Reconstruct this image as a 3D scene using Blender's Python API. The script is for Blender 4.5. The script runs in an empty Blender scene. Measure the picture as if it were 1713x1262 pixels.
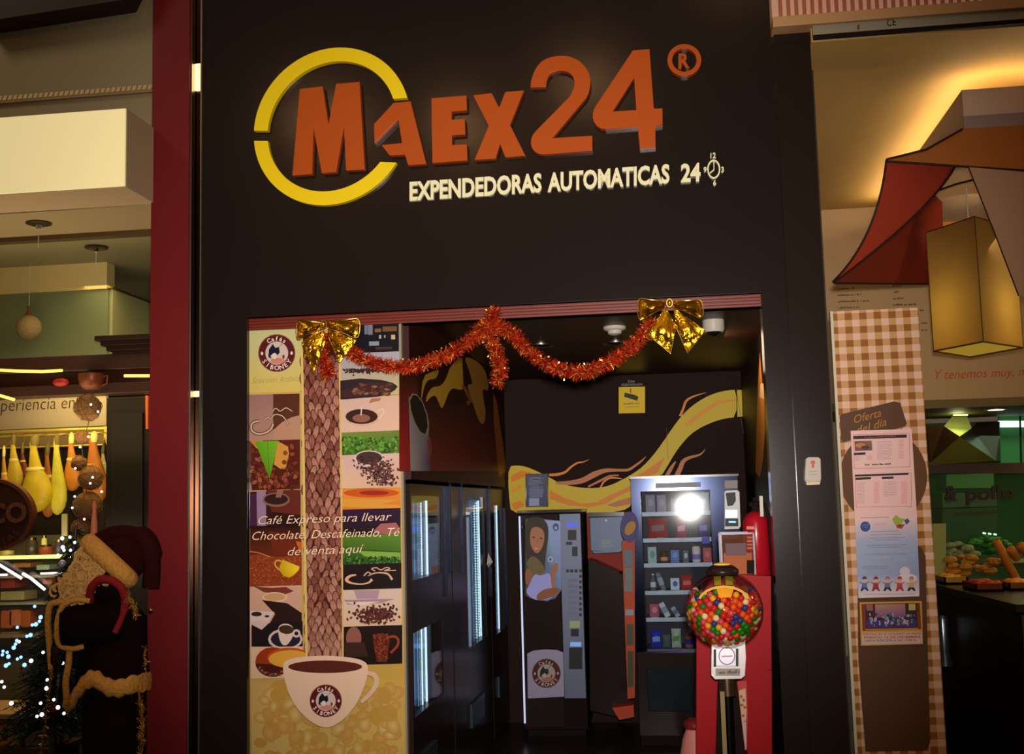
import bpy, bmesh, math, random
from mathutils import Vector, Matrix
from mathutils.geometry import tessellate_polygon
random.seed(7)
R = random.Random(11)
PI = math.pi
C = bpy.context.scene.collection
SC = bpy.context.scene

# ---------------------------------------------------------------- camera
F = 1950.0; CX, CY = 856.5, 631.0; D = 5.4; H = 1.6
ey = Vector((267.5, 208.8, F)).normalized()               # depth axis in (right, down, forward)
ez = Vector((-456, -17631, F)); ez = (ez - ez.dot(ey) * ey).normalized()
ex = ey.cross(ez)
if ex.x < 0: ex = -ex
EYE = Vector((0, -D, H))
def ray(u, v):
    d = Vector((u - CX, v - CY, F))
    return Vector((d.dot(ex), d.dot(ey), d.dot(ez)))
def P(u, v, Y):
    r = ray(u, v); return EYE + r * ((Y + D) / r.y)
def PX(u, v, X):
    r = ray(u, v); return EYE + r * (X / r.x)
def PZ(u, v, Z):
    r = ray(u, v); return EYE + r * ((Z - H) / r.z)
cam = bpy.data.cameras.new('camera'); cam.sensor_width = 36; cam.lens = F / 1713 * 36
cam.clip_start = 0.05; cam.clip_end = 100
co = bpy.data.objects.new('camera', cam); C.objects.link(co); SC.camera = co
rx = Vector((ex.x, ey.x, ez.x)); up = -Vector((ex.y, ey.y, ez.y)); fw = Vector((ex.z, ey.z, ez.z))
m = Matrix.Identity(4)
for i in range(3): m[i][0] = rx[i]; m[i][1] = up[i]; m[i][2] = -fw[i]; m[i][3] = EYE[i]
co.matrix_world = m

# ---------------------------------------------------------------- world, exposure, lights
SC.view_settings.view_transform = 'Standard'; SC.view_settings.look = 'None'
SC.view_settings.exposure = 0; SC.view_settings.gamma = 1
w = bpy.data.worlds.new('world'); SC.world = w; w.use_nodes = True
bg = w.node_tree.nodes['Background']; bg.inputs[0].default_value = (1.0, .72, .45, 1); bg.inputs[1].default_value = .085
def lamp(name, kind, loc, energy, col, size=.1, rot=None, sy=None, spot=None):
    l = bpy.data.lights.new(name, kind); l.energy = energy; l.color = col
    if kind == 'AREA':
        l.size = size
        if sy: l.shape = 'RECTANGLE'; l.size_y = sy
    else: l.shadow_soft_size = size
    if spot: l.spot_size = spot; l.spot_blend = .6
    o = bpy.data.objects.new(name, l); C.objects.link(o); o.location = loc
    if rot: o.rotation_euler = rot
    return o
lamp('camera_flash', 'SPOT', (0.03, -D - .02, H + .11), 1250, (1, .92, .84), .04, rot=co.matrix_world.to_euler(), spot=math.radians(56)).data.spot_blend = 1.0
# lamps of the mall ceiling behind the photographer and of the two neighbour shops, plus added fills
for x, y, z, e, s_ in ((-3.4, -6.0, 5.6, 22, .5), (-2.0, -6.1, 5.5, 16, .35), (-.7, -6.2, 5.9, 14, .5), (.9, -6.6, 7.4, 14, .4), (2.9, -6.0, 5.6, 20, .4)):
    lamp('mall_ceiling_lamp', 'AREA', (x, y, z), e, (1, .5, .2), s_)
lamp('bulkhead_fill_light', 'AREA', (-4.3, -1.6, 5.4), 16, (1, .84, .6), .6, rot=(1.0, 0, -.1))  # unseen fill added to brighten the left bulkhead
lamp('left_shop_lamp', 'AREA', (-3.0, .75, 3.0), 9, (1, .82, .45), 1.0)
lamp('ham_rail_lamp', 'AREA', (-3.2, .85, 2.28), 13, (1, .80, .32), 1.2, rot=(.5, 0, 0))
lamp('counter_lamp', 'AREA', (-3.3, .62, 1.42), 5, (1, .86, .55), 1.0, rot=(1.0, 0, 0), sy=.15)
lamp('counter_bounce_fill', 'AREA', (-3.4, .2, 1.9), 14, (1, .82, .5), 1.2, rot=(PI, 0, 0))  # added fill for light bouncing up off the lit counters
lamp('right_shop_lamp', 'POINT', (2.9, .3, 2.2), 19, (1, .78, .4), .15)
lamp('menu_wall_lamp', 'AREA', (2.3, 1.6, 3.3), 7.5, (1, .8, .5), 1.0, rot=(.8, 0, 0))
lamp('kitchen_lamp', 'AREA', (2.9, 3.9, 2.05), 5, (.6, 1, .6), 1.0)
lamp('hood_lamp', 'POINT', P(1603, 701, 3.85), .8, (.9, 1, .5), .05)
lamp('food_lamp', 'AREA', (2.7, 2.3, 1.9), 7, (1, .7, .25), .5)
lamp('mural_fill_light', 'AREA', (.3, 1.4, 2.45), 2.5, (1, .75, .5), .25, rot=(0, -1.2, 0)).data.energy = 1.6  # unseen fill added to lift the mural on the left wall

# ---------------------------------------------------------------- helpers
def lin(c): 
    c = c / 255.0
    return c / 12.92 if c <= .04045 else ((c + .055) / 1.055) ** 2.4
def K(r, g, b, k=1.0): return (min(lin(r) * k, 1), min(lin(g) * k, 1), min(lin(b) * k, 1), 1)
MATS = {}
def mat(name, c, rough=.5, metal=0, noise=0, scale=20, bump=0, emis=None, es=0, spec=.22, coat=0):
    if name in MATS: return MATS[name]
    ma = bpy.data.materials.new(name); ma.use_nodes = True; nt = ma.node_tree
    b = nt.nodes['Principled BSDF']; c = c if len(c) == 4 else K(*c)
    b.inputs['Base Color'].default_value = c; b.inputs['Roughness'].default_value = rough
    b.inputs['Metallic'].default_value = metal; b.inputs['Specular IOR Level'].default_value = spec
    b.inputs['Coat Weight'].default_value = coat; b.inputs['Coat Roughness'].default_value = .05
    if noise or bump:
        tc = nt.nodes.new('ShaderNodeTexCoord'); n = nt.nodes.new('ShaderNodeTexNoise')
        n.inputs['Scale'].default_value = scale; n.inputs['Detail'].default_value = 4
        nt.links.new(tc.outputs['Object'], n.inputs['Vector'])
        if noise:
            mx = nt.nodes.new('ShaderNodeMix'); mx.data_type = 'RGBA'
            mx.inputs[6].default_value = tuple(x * (1 - noise) for x in c[:3]) + (1,)
            mx.inputs[7].default_value = tuple(min(1, x * (1 + noise)) for x in c[:3]) + (1,)
            nt.links.new(n.outputs['Fac'], mx.inputs[0]); nt.links.new(mx.outputs[2], b.inputs['Base Color'])
        if bump:
            bp = nt.nodes.new('ShaderNodeBump'); bp.inputs['Strength'].default_value = bump; bp.inputs['Distance'].default_value = .01
            nt.links.new(n.outputs['Fac'], bp.inputs['Height']); nt.links.new(bp.outputs[0], b.inputs['Normal'])
    if emis:
        b.inputs['Emission Color'].default_value = emis if len(emis) == 4 else K(*emis)
        b.inputs['Emission Strength'].default_value = es
    MATS[name] = ma; return ma
def wood(name, c1, c2, scale=6, rough=.4):
    ma = bpy.data.materials.new(name); ma.use_nodes = True; nt = ma.node_tree; b = nt.nodes['Principled BSDF']
    tc = nt.nodes.new('ShaderNodeTexCoord'); mp = nt.nodes.new('ShaderNodeMapping'); mp.inputs['Scale'].default_value = (1, 8, 12)
    n = nt.nodes.new('ShaderNodeTexNoise'); n.inputs['Scale'].default_value = scale
    cr = nt.nodes.new('ShaderNodeValToRGB'); cr.color_ramp.elements[0].color = K(*c1); cr.color_ramp.elements[1].color = K(*c2)
    nt.links.new(tc.outputs['Object'], mp.inputs[0]); nt.links.new(mp.outputs[0], n.inputs['Vector'])
    nt.links.new(n.outputs['Fac'], cr.inputs[0]); nt.links.new(cr.outputs[0], b.inputs['Base Color'])
    b.inputs['Roughness'].default_value = rough; MATS[name] = ma; return ma
def vmat(name, rough=.5, metal=0, emit=0, coat=0):
    ma = bpy.data.materials.new(name); ma.use_nodes = True; nt = ma.node_tree; b = nt.nodes['Principled BSDF']
    a = nt.nodes.new('ShaderNodeAttribute'); a.attribute_name = 'col'
    nt.links.new(a.outputs['Color'], b.inputs['Base Color']); b.inputs['Roughness'].default_value = rough; b.inputs['Specular IOR Level'].default_value = .2
    b.inputs['Metallic'].default_value = metal; b.inputs['Coat Weight'].default_value = coat
    if emit: nt.links.new(a.outputs['Color'], b.inputs['Emission Color']); b.inputs['Emission Strength'].default_value = emit
    MATS[name] = ma; return ma
def glassmat(name, tint=(1, 1, 1), fac=.07, rough=.02, dens=None):
    ma = bpy.data.materials.new(name); ma.use_nodes = True; nt = ma.node_tree; nt.nodes.clear()
    o = nt.nodes.new('ShaderNodeOutputMaterial'); t = nt.nodes.new('ShaderNodeBsdfTransparent'); g = nt.nodes.new('ShaderNodeBsdfGlossy')
    t.inputs[0].default_value = (*tint, 1); g.inputs['Roughness'].default_value = rough
    mx = nt.nodes.new('ShaderNodeMixShader'); lw = nt.nodes.new('ShaderNodeLayerWeight'); lw.inputs[0].default_value = .25
    ma1 = nt.nodes.new('ShaderNodeMath'); ma1.operation = 'MULTIPLY_ADD'; ma1.inputs[1].default_value = .5; ma1.inputs[2].default_value = fac
    nt.links.new(lw.outputs['Fresnel'], ma1.inputs[0]); nt.links.new(ma1.outputs[0], mx.inputs[0])
    nt.links.new(t.outputs[0], mx.inputs[1]); nt.links.new(g.outputs[0], mx.inputs[2])
    last = mx
    if dens:
        df = nt.nodes.new('ShaderNodeBsdfDiffuse'); df.inputs[0].default_value = K(*dens[0]); m2 = nt.nodes.new('ShaderNodeMixShader')
        m2.inputs[0].default_value = dens[1]; nt.links.new(mx.outputs[0], m2.inputs[1]); nt.links.new(df.outputs[0], m2.inputs[2]); last = m2
    nt.links.new(last.outputs[0], o.inputs[0]); MATS[name] = ma; return ma
def lightmat(name, c, s):
    return mat(name, c, .5, emis=c, es=s)

WL = {}
def tag(o, label=None, cat=None, group=None, kind=None):
    if label: o['label'] = label
    if cat: o['category'] = cat
    if group: o['group'] = group
    if kind: o['kind'] = kind
    return o
def thing(name, loc, label, cat, group=None):
    o = bpy.data.objects.new(name, None); o.empty_display_size = .05; C.objects.link(o); o.location = loc; WL[o.name] = Vector(loc)
    return tag(o, label, cat, group)
class MB:
    def __init__(s): s.v = []; s.f = []; s.c = []
    def add(s, vs, fs, col=None):
        n = len(s.v); s.v += [Vector(a) for a in vs]; s.f += [tuple(i + n for i in f) for f in fs]
        s.c += [col] * len(fs); return s
    def box(s, x0, x1, y0, y1, z0, z1, col=None):
        v = [(x, y, z) for x in (x0, x1) for y in (y0, y1) for z in (z0, z1)]
        return s.add(v, [(0, 1, 3, 2), (4, 6, 7, 5), (0, 4, 5, 1), (2, 3, 7, 6), (0, 2, 6, 4), (1, 5, 7, 3)], col)
    def hexa(s, q, q2, col=None):      # two matching loops
        n = len(q); v = list(q) + list(q2)
        f = [tuple(range(n)), tuple(range(2 * n - 1, n - 1, -1))] + [(i, (i + 1) % n, n + (i + 1) % n, n + i) for i in range(n)]
        return s.add(v, f, col)
    def tube(s, pts, r, n=8, caps=True, col=None):
        pts = [Vector(p) for p in pts]; rs = r if isinstance(r, (list, tuple)) else [r] * len(pts)
        vs = []; fs = []; prev = None
        for i, p in enumerate(pts):
            a = pts[max(i - 1, 0)]; b = pts[min(i + 1, len(pts) - 1)]; d = (b - a).normalized()
            q = d.orthogonal().normalized() if prev is None else (prev - prev.dot(d) * d).normalized()
            prev = q; q2 = d.cross(q)
            for k in range(n):
                t = 2 * PI * k / n; vs.append(p + (q * math.cos(t) + q2 * math.sin(t)) * rs[i])
        for i in range(len(pts) - 1):
            for k in range(n):
                fs.append((i * n + k, i * n + (k + 1) % n, (i + 1) * n + (k + 1) % n, (i + 1) * n + k))
        if caps: fs += [tuple(range(n - 1, -1, -1)), tuple(range((len(pts) - 1) * n, len(pts) * n))]
        return s.add(vs, fs, col)
    def lathe(s, prof, c, n=20, sx=1, sy=1, axis='z', col=None):
        c = Vector(c); vs = []; fs = []
        for r, h in prof:
            for k in range(n):
                t = 2 * PI * k / n; a, b = r * math.cos(t) * sx, r * math.sin(t) * sy
                vs.append(c + (Vector((a, b, h)) if axis == 'z' else Vector((a, h, b)) if axis == 'y' else Vector((h, a, b))))
        for i in range(len(prof) - 1):
            for k in range(n): fs.append((i * n + k, i * n + (k + 1) % n, (i + 1) * n + (k + 1) % n, (i + 1) * n + k))
        fs += [tuple(range(n - 1, -1, -1)), tuple(range((len(prof) - 1) * n, len(prof) * n))]
        return s.add(vs, fs, col)
    def ball(s, c, r, n=12, m=8, sx=1, sy=1, sz=1, col=None):
        prof = [(max(r * math.sin(PI * i / m), r * .01), -r * math.cos(PI * i / m) * sz) for i in range(m + 1)]
        return s.lathe(prof, c, n, sx, sy, col=col)
    def build(s, name, material, parent=None, smooth=False, bevel=0, sub=0):
        vs = s.v
        if parent is not None: base = WL[parent.name]
        else:
            base = Vector(((min(v.x for v in vs) + max(v.x for v in vs)) / 2, (min(v.y for v in vs) + max(v.y for v in vs)) / 2, min(v.z for v in vs)))
        me = bpy.data.meshes.new(name); me.from_pydata([v - base for v in vs], [], s.f)
        if any(c is not None for c in s.c):
            ca = me.color_attributes.new('col', 'FLOAT_COLOR', 'CORNER'); k = 0; buf = []
            for f, c in zip(s.f, s.c):
                for j in range(len(f)):
                    cc = c[j] if c is not None and isinstance(c[0], (tuple, list)) else (c or (1, 1, 1, 1)); buf += list(cc)
            ca.data.foreach_set('color', buf)
        else:
            bm = bmesh.new(); bm.from_mesh(me)
            bmesh.ops.recalc_face_normals(bm, faces=bm.faces)
            if bevel: bmesh.ops.bevel(bm, geom=bm.edges[:], offset=bevel, segments=2, affect='EDGES', profile=.5, clamp_overlap=True)
            bm.to_mesh(me); bm.free()
        me.materials.append(material)
        if smooth:
            me.polygons.foreach_set('use_smooth', [True] * len(me.polygons))
            try: me.set_sharp_from_angle(angle=.9)
            except Exception: pass
        o = bpy.data.objects.new(name, me); C.objects.link(o)
        if parent is not None: o.parent = parent; WL[o.name] = base
        else: o.location = base; WL[o.name] = base
        return o
def tess(loops):
    vs = [p for l in loops for p in l]
    tris = tessellate_polygon([[Vector((p[0], p[1], 0)) for p in l] for l in loops])
    return vs, [tuple(t) for t in tris]
def slab(mb, loops, Y, th=.03, mp=None):
    """an outline (with optional holes) standing in the plane Y, th deep behind it"""
    if not isinstance(loops[0][0], (tuple, list)): loops = [loops]
    vs, tr = tess(loops); n = len(vs)
    fr = [mp(u, v) if mp else P(u, v, Y) for u, v in vs]; off = Vector((0, th, 0)) if not mp else mp.n * th
    fs = list(tr) + [tuple(i + n for i in t[::-1]) for t in tr]; k = 0
    for l in loops:
        for i in range(len(l)): a, b = k + i, k + (i + 1) % len(l); fs.append((a, b, b + n, a + n))
        k += len(l)
    return mb.add(fr + [p + off for p in fr], fs)
def S(loops, Y, th, name, material, parent=None, bevel=0, smooth=False):
    return slab(MB(), loops, Y, th).build(name, material, parent, bevel=bevel, smooth=smooth)
def ellp(cx, cy, rx, ry, n=20, a0=0, a1=2 * PI, rot=0):
    c, s = math.cos(rot), math.sin(rot); o = []
    full = abs(a1 - a0 - 2 * PI) < 1e-6
    for i in range(n if full else n + 1):
        t = a0 + (a1 - a0) * i / n; x, y = rx * math.cos(t), ry * math.sin(t); o.append((cx + x * c - y * s, cy + x * s + y * c))
    return o
def rect(x0, y0, x1, y1, sl=0):
    return [(x0, y0), (x1, y0 + sl * (x1 - x0)), (x1, y1 + sl * (x1 - x0)), (x0, y1)]
# --- glyphs
GL = {}
def glyph(t, bold=0.0):
    k = (t, bold)
    if k not in GL:
        cu = bpy.data.curves.new('t', 'FONT'); cu.body = t; cu.offset = bold; cu.resolution_u = 3; cu.dimensions = '2D'; cu.fill_mode = 'BOTH'
        ob = bpy.data.objects.new('t', cu); C.objects.link(ob)
        dg = bpy.context.evaluated_depsgraph_get(); dg.update()
        me = bpy.data.meshes.new_from_object(ob.evaluated_get(dg))
        GL[k] = ([(v.co.x, v.co.y) for v in me.vertices], [tuple(p.vertices) for p in me.polygons])
        bpy.data.objects.remove(ob); bpy.data.meshes.remove(me); bpy.data.curves.remove(cu)
    return GL[k]
def text_mb(mb, t, p0, p1, h, Y, th=0, bold=0, shear=0, M=None, col=None, off=0):
    vs, fs = glyph(t, bold)
    if not vs: return mb
    x0 = min(v[0] for v in vs); x1 = max(v[0] for v in vs); capy = max(v[1] for v in vs)
    dx, dy = (p1[0] - p0[0]) / (x1 - x0), (p1[1] - p0[1]) / (x1 - x0); s = h / capy
    q = [(p0[0] + (x - x0) * dx + y * s * shear, p0[1] + (x - x0) * dy - y * s) for x, y in vs]
    M = M or (lambda u, v, o: P(u, v, Y - o))
    fr = [M(u, v, off) for u, v in q]
    if not th: return mb.add(fr, fs, col)
    n = len(fr); from collections import Counter
    e = Counter(); 
    for f in fs:
        for i in range(len(f)): e[frozenset((f[i], f[(i + 1) % len(f)]))] += 1
    sd = []
    for f in fs:
        for i in range(len(f)):
            a, b = f[i], f[(i + 1) % len(f)]
            if e[frozenset((a, b))] == 1: sd.append((a, b, b + n, a + n))
    return mb.add(fr + [p + Vector((0, th, 0)) for p in fr], list(fs) + [tuple(i + n for i in f[::-1]) for f in fs] + sd)
def sm(pts, n=2):
    for _ in range(n):
        o = []
        for i in range(len(pts)): a, b = pts[i], pts[(i + 1) % len(pts)]; o += [(a[0] * .75 + b[0] * .25, a[1] * .75 + b[1] * .25), (a[0] * .25 + b[0] * .75, a[1] * .25 + b[1] * .75)]
        pts = o
    return pts
def text_parts(parent, name, m_, t, p0, p1, h, Y, th=0, bold=0, shear=0):
    """raised lettering, every character a part of its own"""
    vs, fs = glyph(t, bold); x0 = min(v[0] for v in vs); x1 = max(v[0] for v in vs); par = list(range(len(vs)))
    def find(a):
        while par[a] != a: par[a] = par[par[a]]; a = par[a]
        return a
    for f in fs:
        for k in f[1:]: par[find(k)] = find(f[0])
    comp = {}
    for f in fs: comp.setdefault(find(f[0]), []).append(f)
    cs = []
    for c in comp.values():
        xs = [vs[i][0] for f in c for i in f]; cs.append([min(xs), max(xs), c])
    cs.sort(key=lambda a: a[0]); out = []
    for c in cs:
        if out and c[0] < out[-1][1] - .25 * (c[1] - c[0]) and c[1] <= out[-1][1] + .02: out[-1][2] += c[2]
        else: out.append(c)
    dx, dy = (p1[0] - p0[0]) / (x1 - x0), (p1[1] - p0[1]) / (x1 - x0); s = h / max(v[1] for v in vs)
    for a, b, c in out:
        ids = sorted({i for f in c for i in f}); ix = {k: i for i, k in enumerate(ids)}; fr = []
        for i in ids:
            x, y = vs[i]; fr.append(P(p0[0] + (x - x0) * dx + y * s * shear, p0[1] + (x - x0) * dy - y * s, Y))
        n = len(fr); ff = [tuple(ix[i] for i in f) for f in c]; e = {}
        for f in ff:
            for i in range(len(f)): k = frozenset((f[i], f[(i + 1) % len(f)])); e[k] = e.get(k, 0) + 1
        sd = [(f[i], f[(i + 1) % len(f)], f[(i + 1) % len(f)] + n, f[i] + n) for f in ff for i in range(len(f)) if e[frozenset((f[i], f[(i + 1) % len(f)]))] == 1]
        MB().add(fr + [p + Vector((0, th, 0)) for p in fr], ff + [tuple(i + n for i in f[::-1]) for f in ff] + sd).build(name, m_, parent)
class Print:
    """flat print: coloured shapes laid one over another on one sheet (pixels -> sheet through M)"""
    def __init__(s, M, step=3e-5, k=1.0): s.M = M; s.mb = MB(); s.o = .0005; s.step = step; s.k = k
    def col(s, c): return K(*c[:3], k=s.k)
    def poly(s, pts, c):
        s.o += s.step
        per = isinstance(c, list); vs, tr = tess([pts]); base = len(s.mb.v)
        fr = [s.M(u, v, s.o) for u, v in vs]
        if per:
            cc = [s.col(x) for x in c]
            s.mb.v += fr; s.mb.f += [tuple(i + base for i in t) for t in tr]; s.mb.c += [[cc[i] for i in t] for t in tr]
        else: s.mb.add(fr, tr, s.col(c))
    def rect(s, x0, y0, x1, y1, c, c2=None, sl=-.03):
        s.poly(rect(x0, y0, x1, y1, sl), [c, c, c2, c2] if c2 else c)
    def ell(s, cx, cy, rx, ry, c, rot=0, n=16, c2=None):
        if c2:
            s.o += s.step; pts = ellp(cx, cy, rx, ry, n, rot=rot); base = len(s.mb.v); a, b = s.col(c), s.col(c2)
            s.mb.v += [s.M(cx, cy, s.o)] + [s.M(u, v, s.o) for u, v in pts]
            for i in range(n): s.mb.f.append((base, base + 1 + i, base + 1 + (i + 1) % n)); s.mb.c.append([a, b, b])
        else: s.poly(ellp(cx, cy, rx, ry, n, rot=rot), c)
    def line(s, pts, w, c):
        s.o += s.step; v = []; n = len(pts)
        if n > 2:
            q = []; ws = []
            for i in range(n - 1):
                p0, p1, p2, p3 = [pts[max(0, min(n - 1, i + k))] for k in (-1, 0, 1, 2)]
                for j in range(4):
                    t = j / 4; q.append(tuple(.5 * (2 * b + (c2 - a) * t + (2 * a - 5 * b + 4 * c2 - d) * t * t + (-a + 3 * b - 3 * c2 + d) * t ** 3) for a, b, c2, d in zip(p0, p1, p2, p3)))
                    ws.append(w[i] * (1 - t) + w[i + 1] * t if isinstance(w, (list, tuple)) else w)
            pts = q + [pts[-1]]; w = ws + [w[-1] if isinstance(w, (list, tuple)) else w]; n = len(pts)
        for i, p in enumerate(pts):
            a = pts[max(0, i - 1)]; b = pts[min(n - 1, i + 1)]; d = math.hypot(b[0] - a[0], b[1] - a[1]) or 1
            nx, ny = -(b[1] - a[1]) / d, (b[0] - a[0]) / d; ww = (w[i] if isinstance(w, (list, tuple)) else w) / 2
            v += [(p[0] + nx * ww, p[1] + ny * ww), (p[0] - nx * ww, p[1] - ny * ww)]
        s.mb.add([s.M(u, vv, s.o) for u, vv in v], [(2 * i, 2 * i + 1, 2 * i + 3, 2 * i + 2) for i in range(n - 1)], s.col(c))
    def text(s, t, p0, p1, h, c, bold=0, shear=0):
        s.o += s.step; text_mb(s.mb, t, p0, p1, h, 0, 0, bold, shear, s.M, s.col(c), s.o)
    def scrib(s, a, b, h, c, seed=1):
        """a line of lettering too small to be read in the photograph"""
        rr = random.Random(seed + int(a[0] * 7 + a[1] * 13)); L = math.hypot(b[0] - a[0], b[1] - a[1]); x = 0; s.o += s.step
        while x < L:
            wd = h * rr.uniform(.25, .6)
            if rr.random() > .14:
                t = x / L; px, py = a[0] + (b[0] - a[0]) * t, a[1] + (b[1] - a[1]) * t; hh = h * rr.choice([.6, .6, .7, 1])
                s.mb.add([s.M(px, py, s.o), s.M(px + wd * .8, py, s.o), s.M(px + wd * .8 + h * .1, py - hh, s.o), s.M(px + h * .1, py - hh, s.o)], [(0, 1, 2, 3)], s.col(c))
            x += wd
    def bean(s, x, y, l, w, rot, c, d):
        s.ell(x, y, l, w, d, rot, 10); s.ell(x, y, l * .9, w * .84, c, rot, 10, c2=tuple(int(q * .78) for q in c))
        cc, ss = math.cos(rot), math.sin(rot); s.line([(x - l * .7 * cc, y - l * .7 * ss), (x + l * .7 * cc, y + l * .7 * ss)], max(.5, w * .12), tuple(int(q * .55) for q in c))
    def ringtext(s, t, cx, cy, r, a0, a1, h, c, inward=False, bold=.02):
        s.o += s.step; n = len(t)
        for i, ch in enumerate(t):
            a = a0 + (a1 - a0) * (i / (n - 1)); vs, fs = glyph(ch, bold)
            if not vs: continue
            xm = (min(v[0] for v in vs) + max(v[0] for v in vs)) / 2; sc = h / .73
            px, py = cx + r * math.cos(a), cy - r * math.sin(a)
            th = a - PI / 2 if not inward else a + PI / 2
            out = []
            for x, y in vs:
                x = (x - xm) * sc; y = (y - .36) * sc
                out.append(s.M(px + x * math.cos(th) - y * math.sin(th), py - (x * math.sin(th) + y * math.cos(th)), s.o))
            s.mb.add(out, fs, s.col(c))
    def build(s, name, parent, material): return s.mb.build(name, material, parent)
PAPER = vmat('printed_paper', .45)
GLOSSP = vmat('glossy_print', .3, coat=.15)
def MY(Y): return lambda u, v, o: P(u, v, Y - o)
def emblem(p, cx, cy, r, dim=1.0):
    f = lambda *c: tuple(int(x * dim) for x in c)
    p.ell(cx, cy, r, r * 1.02, f(120, 70, 70), n=30); p.ell(cx, cy, r * .95, r * .97, f(88, 28, 30), n=30)
    p.ell(cx, cy, r * .62, r * .63, f(205, 185, 175), n=24)
    p.ell(cx + r * .05, cy + r * .42, r * .4, r * .17, f(205, 130, 115), n=12)           # bowl of beans
    p.poly([(cx - r * .42, cy - r * .2), (cx - r * .22, cy - r * .5), (cx - r * .08, cy - r * .28), (cx + r * .12, cy - r * .34), (cx + r * .16, cy - r * .02), (cx + r * .02, cy + r * .12), (cx - r * .2, cy + r * .02), (cx - r * .34, cy + r * .14), (cx - r * .3, cy + r * .32), (cx - r * .46, cy + r * .2)], f(25, 28, 45))
    p.ell(cx - r * .12, cy + r * .16, r * .13, r * .17, f(225, 205, 200), n=10)
    p.line([(cx + r * .1, cy - r * .3), (cx + r * .3, cy - r * .52)], r * .03, f(110, 90, 90))
    p.ell(cx + r * .36, cy + r * .2, r * .07, r * .12, f(120, 60, 70), n=8)
    p.ringtext('Cafés', cx, cy, r * .79, PI * .68, PI * .32, r * .24, f(235, 205, 195))
    p.ringtext('SIBONEY', cx, cy, r * .79, PI * 1.19, PI * 1.81, r * .25, f(235, 205, 195), inward=True)
    p.ell(cx - r * .8, cy + r * .02, r * .07, r * .1, f(235, 205, 195), n=8); p.ell(cx + r * .8, cy, r * .07, r * .1, f(235, 205, 195), n=8)

# ---------------------------------------------------------------- materials
M_black = mat('black_lacquer', (31, 22, 19), .17, bump=.03, scale=3, spec=.35)
M_gloss = mat('glossy_black_door', K(34, 25, 23, 1.5), .22, spec=.06)
M_black2 = mat('black_satin', K(32, 24, 22, 1.2), .6, spec=.02)
M_red = mat('red_painted_column', (112, 22, 24), .55, noise=.12, scale=2.5)
M_silver = mat('brushed_steel', (170, 165, 160), .3, 1)
M_brass = mat('polished_brass', (190, 150, 70), .18, 1)
M_gold = mat('gold_foil', (225, 165, 35), .22, 1, bump=.6, scale=45)
M_orange = mat('orange_acrylic', (174, 76, 22), .35)
M_yellow = mat('yellow_acrylic', (238, 205, 22), .35)
M_cream = mat('cream_acrylic', (235, 228, 185), .4)
M_lintel = wood('red_brown_wood', (92, 26, 16), (128, 44, 28))
M_dwood = wood('dark_stained_wood', (40, 20, 12), (62, 33, 20))
M_glass = glassmat('clear_glass', (.97, .98, 1), .05)
M_chrome = mat('chrome', (210, 210, 215), .12, 1)
M_wax = mat('off_white_plastic', (205, 195, 180), .4)

# ================================================================ SETTING
X0, X1 = -1.24, P(1240, 650, 3.4).x
zf = 2.56                                                     # shop ceiling
def struct(o, **k): return tag(o, kind='structure', **k)
struct(MB().box(-6, 7, -9, 7, -.05, 0).build('floor', mat('dark_floor_tiles', (50, 42, 38), .25, noise=.2, scale=3)))
# black facade: lintel panel + left jamb + right pillar
xl = P(338, 500, 0).x; xo = P(413, 600, 0).x; xr = P(1274, 500, 0).x; xp = P(1356, 100, 0).x; xc = P(1292, 30, 0).x
zo = P(840, 510, 0).z
fas = struct(MB().box(xl, xc, 0, .3, zo, 5.2).build('wall_front', M_black))
struct(MB().box(xl, xo, 0, .1, 0, zo).build('trim_1', M_black))
zpt = P(1320, 38, 0).z
struct(MB().box(xr, xc, 0, .12, 0, zo).build('trim_2', M_black))
struct(MB().box(xc, xp, -.02, .3, 0, zpt).build('trim_3', mat('dark_bronze_pillar', (34, 24, 19), .2, noise=.1, scale=2, spec=.2)))
struct(MB().box(xc - .004, xp + .004, -.035, .3, zpt, zpt + .02).build('trim_4', M_black2))
# red column
xa, xb = P(256, 500, 0).x, P(319, 500, 0).x
struct(MB().box(xa, xb, -.03, .35, 0, 5.2).build('trim_5', M_red))
ch = struct(MB().box(xb, xl, .04, .08, 0, 5.2).build('trim_6', mat('bronze_mirror', (70, 45, 30), .12, 1)))
MB().box(xl - .008, xl, -.012, .03, 0, 4.4).build('steel_edge', M_silver, ch)
MB().box(xb, xb + .006, -.012, .03, 0, 4.4).build('steel_edge', M_silver, ch)
# shop interior shell
struct(MB().box(X0 - .9, X1 + .1, 3.4, 3.5, 0, 3).build('wall_back', mat('black_wall', K(36, 26, 23, 1.9), .7, spec=.02)))
struct(MB().box(X0 - .06, X0, .12, 3.4, 1.74, zf).build('wall_left', mat('dark_brown_wall', (60, 20, 16), .5)))
struct(MB().box(X1, X1 + .08, .12, 3.4, 0, zf).build('wall_right', mat('black_wall_2', (28, 18, 16), .45)))
struct(MB().box(X0 - .9, X1 + .1, .3, 3.4, zf, zf + .05).build('ceiling', mat('dark_red_ceiling', (46, 17, 12), .4)))
# partition behind the poster, side shells
struct(MB().box(X0 - .92, X0 - .86, .1, 3.4, 0, zf).build('wall_far_left', M_black2))

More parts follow.
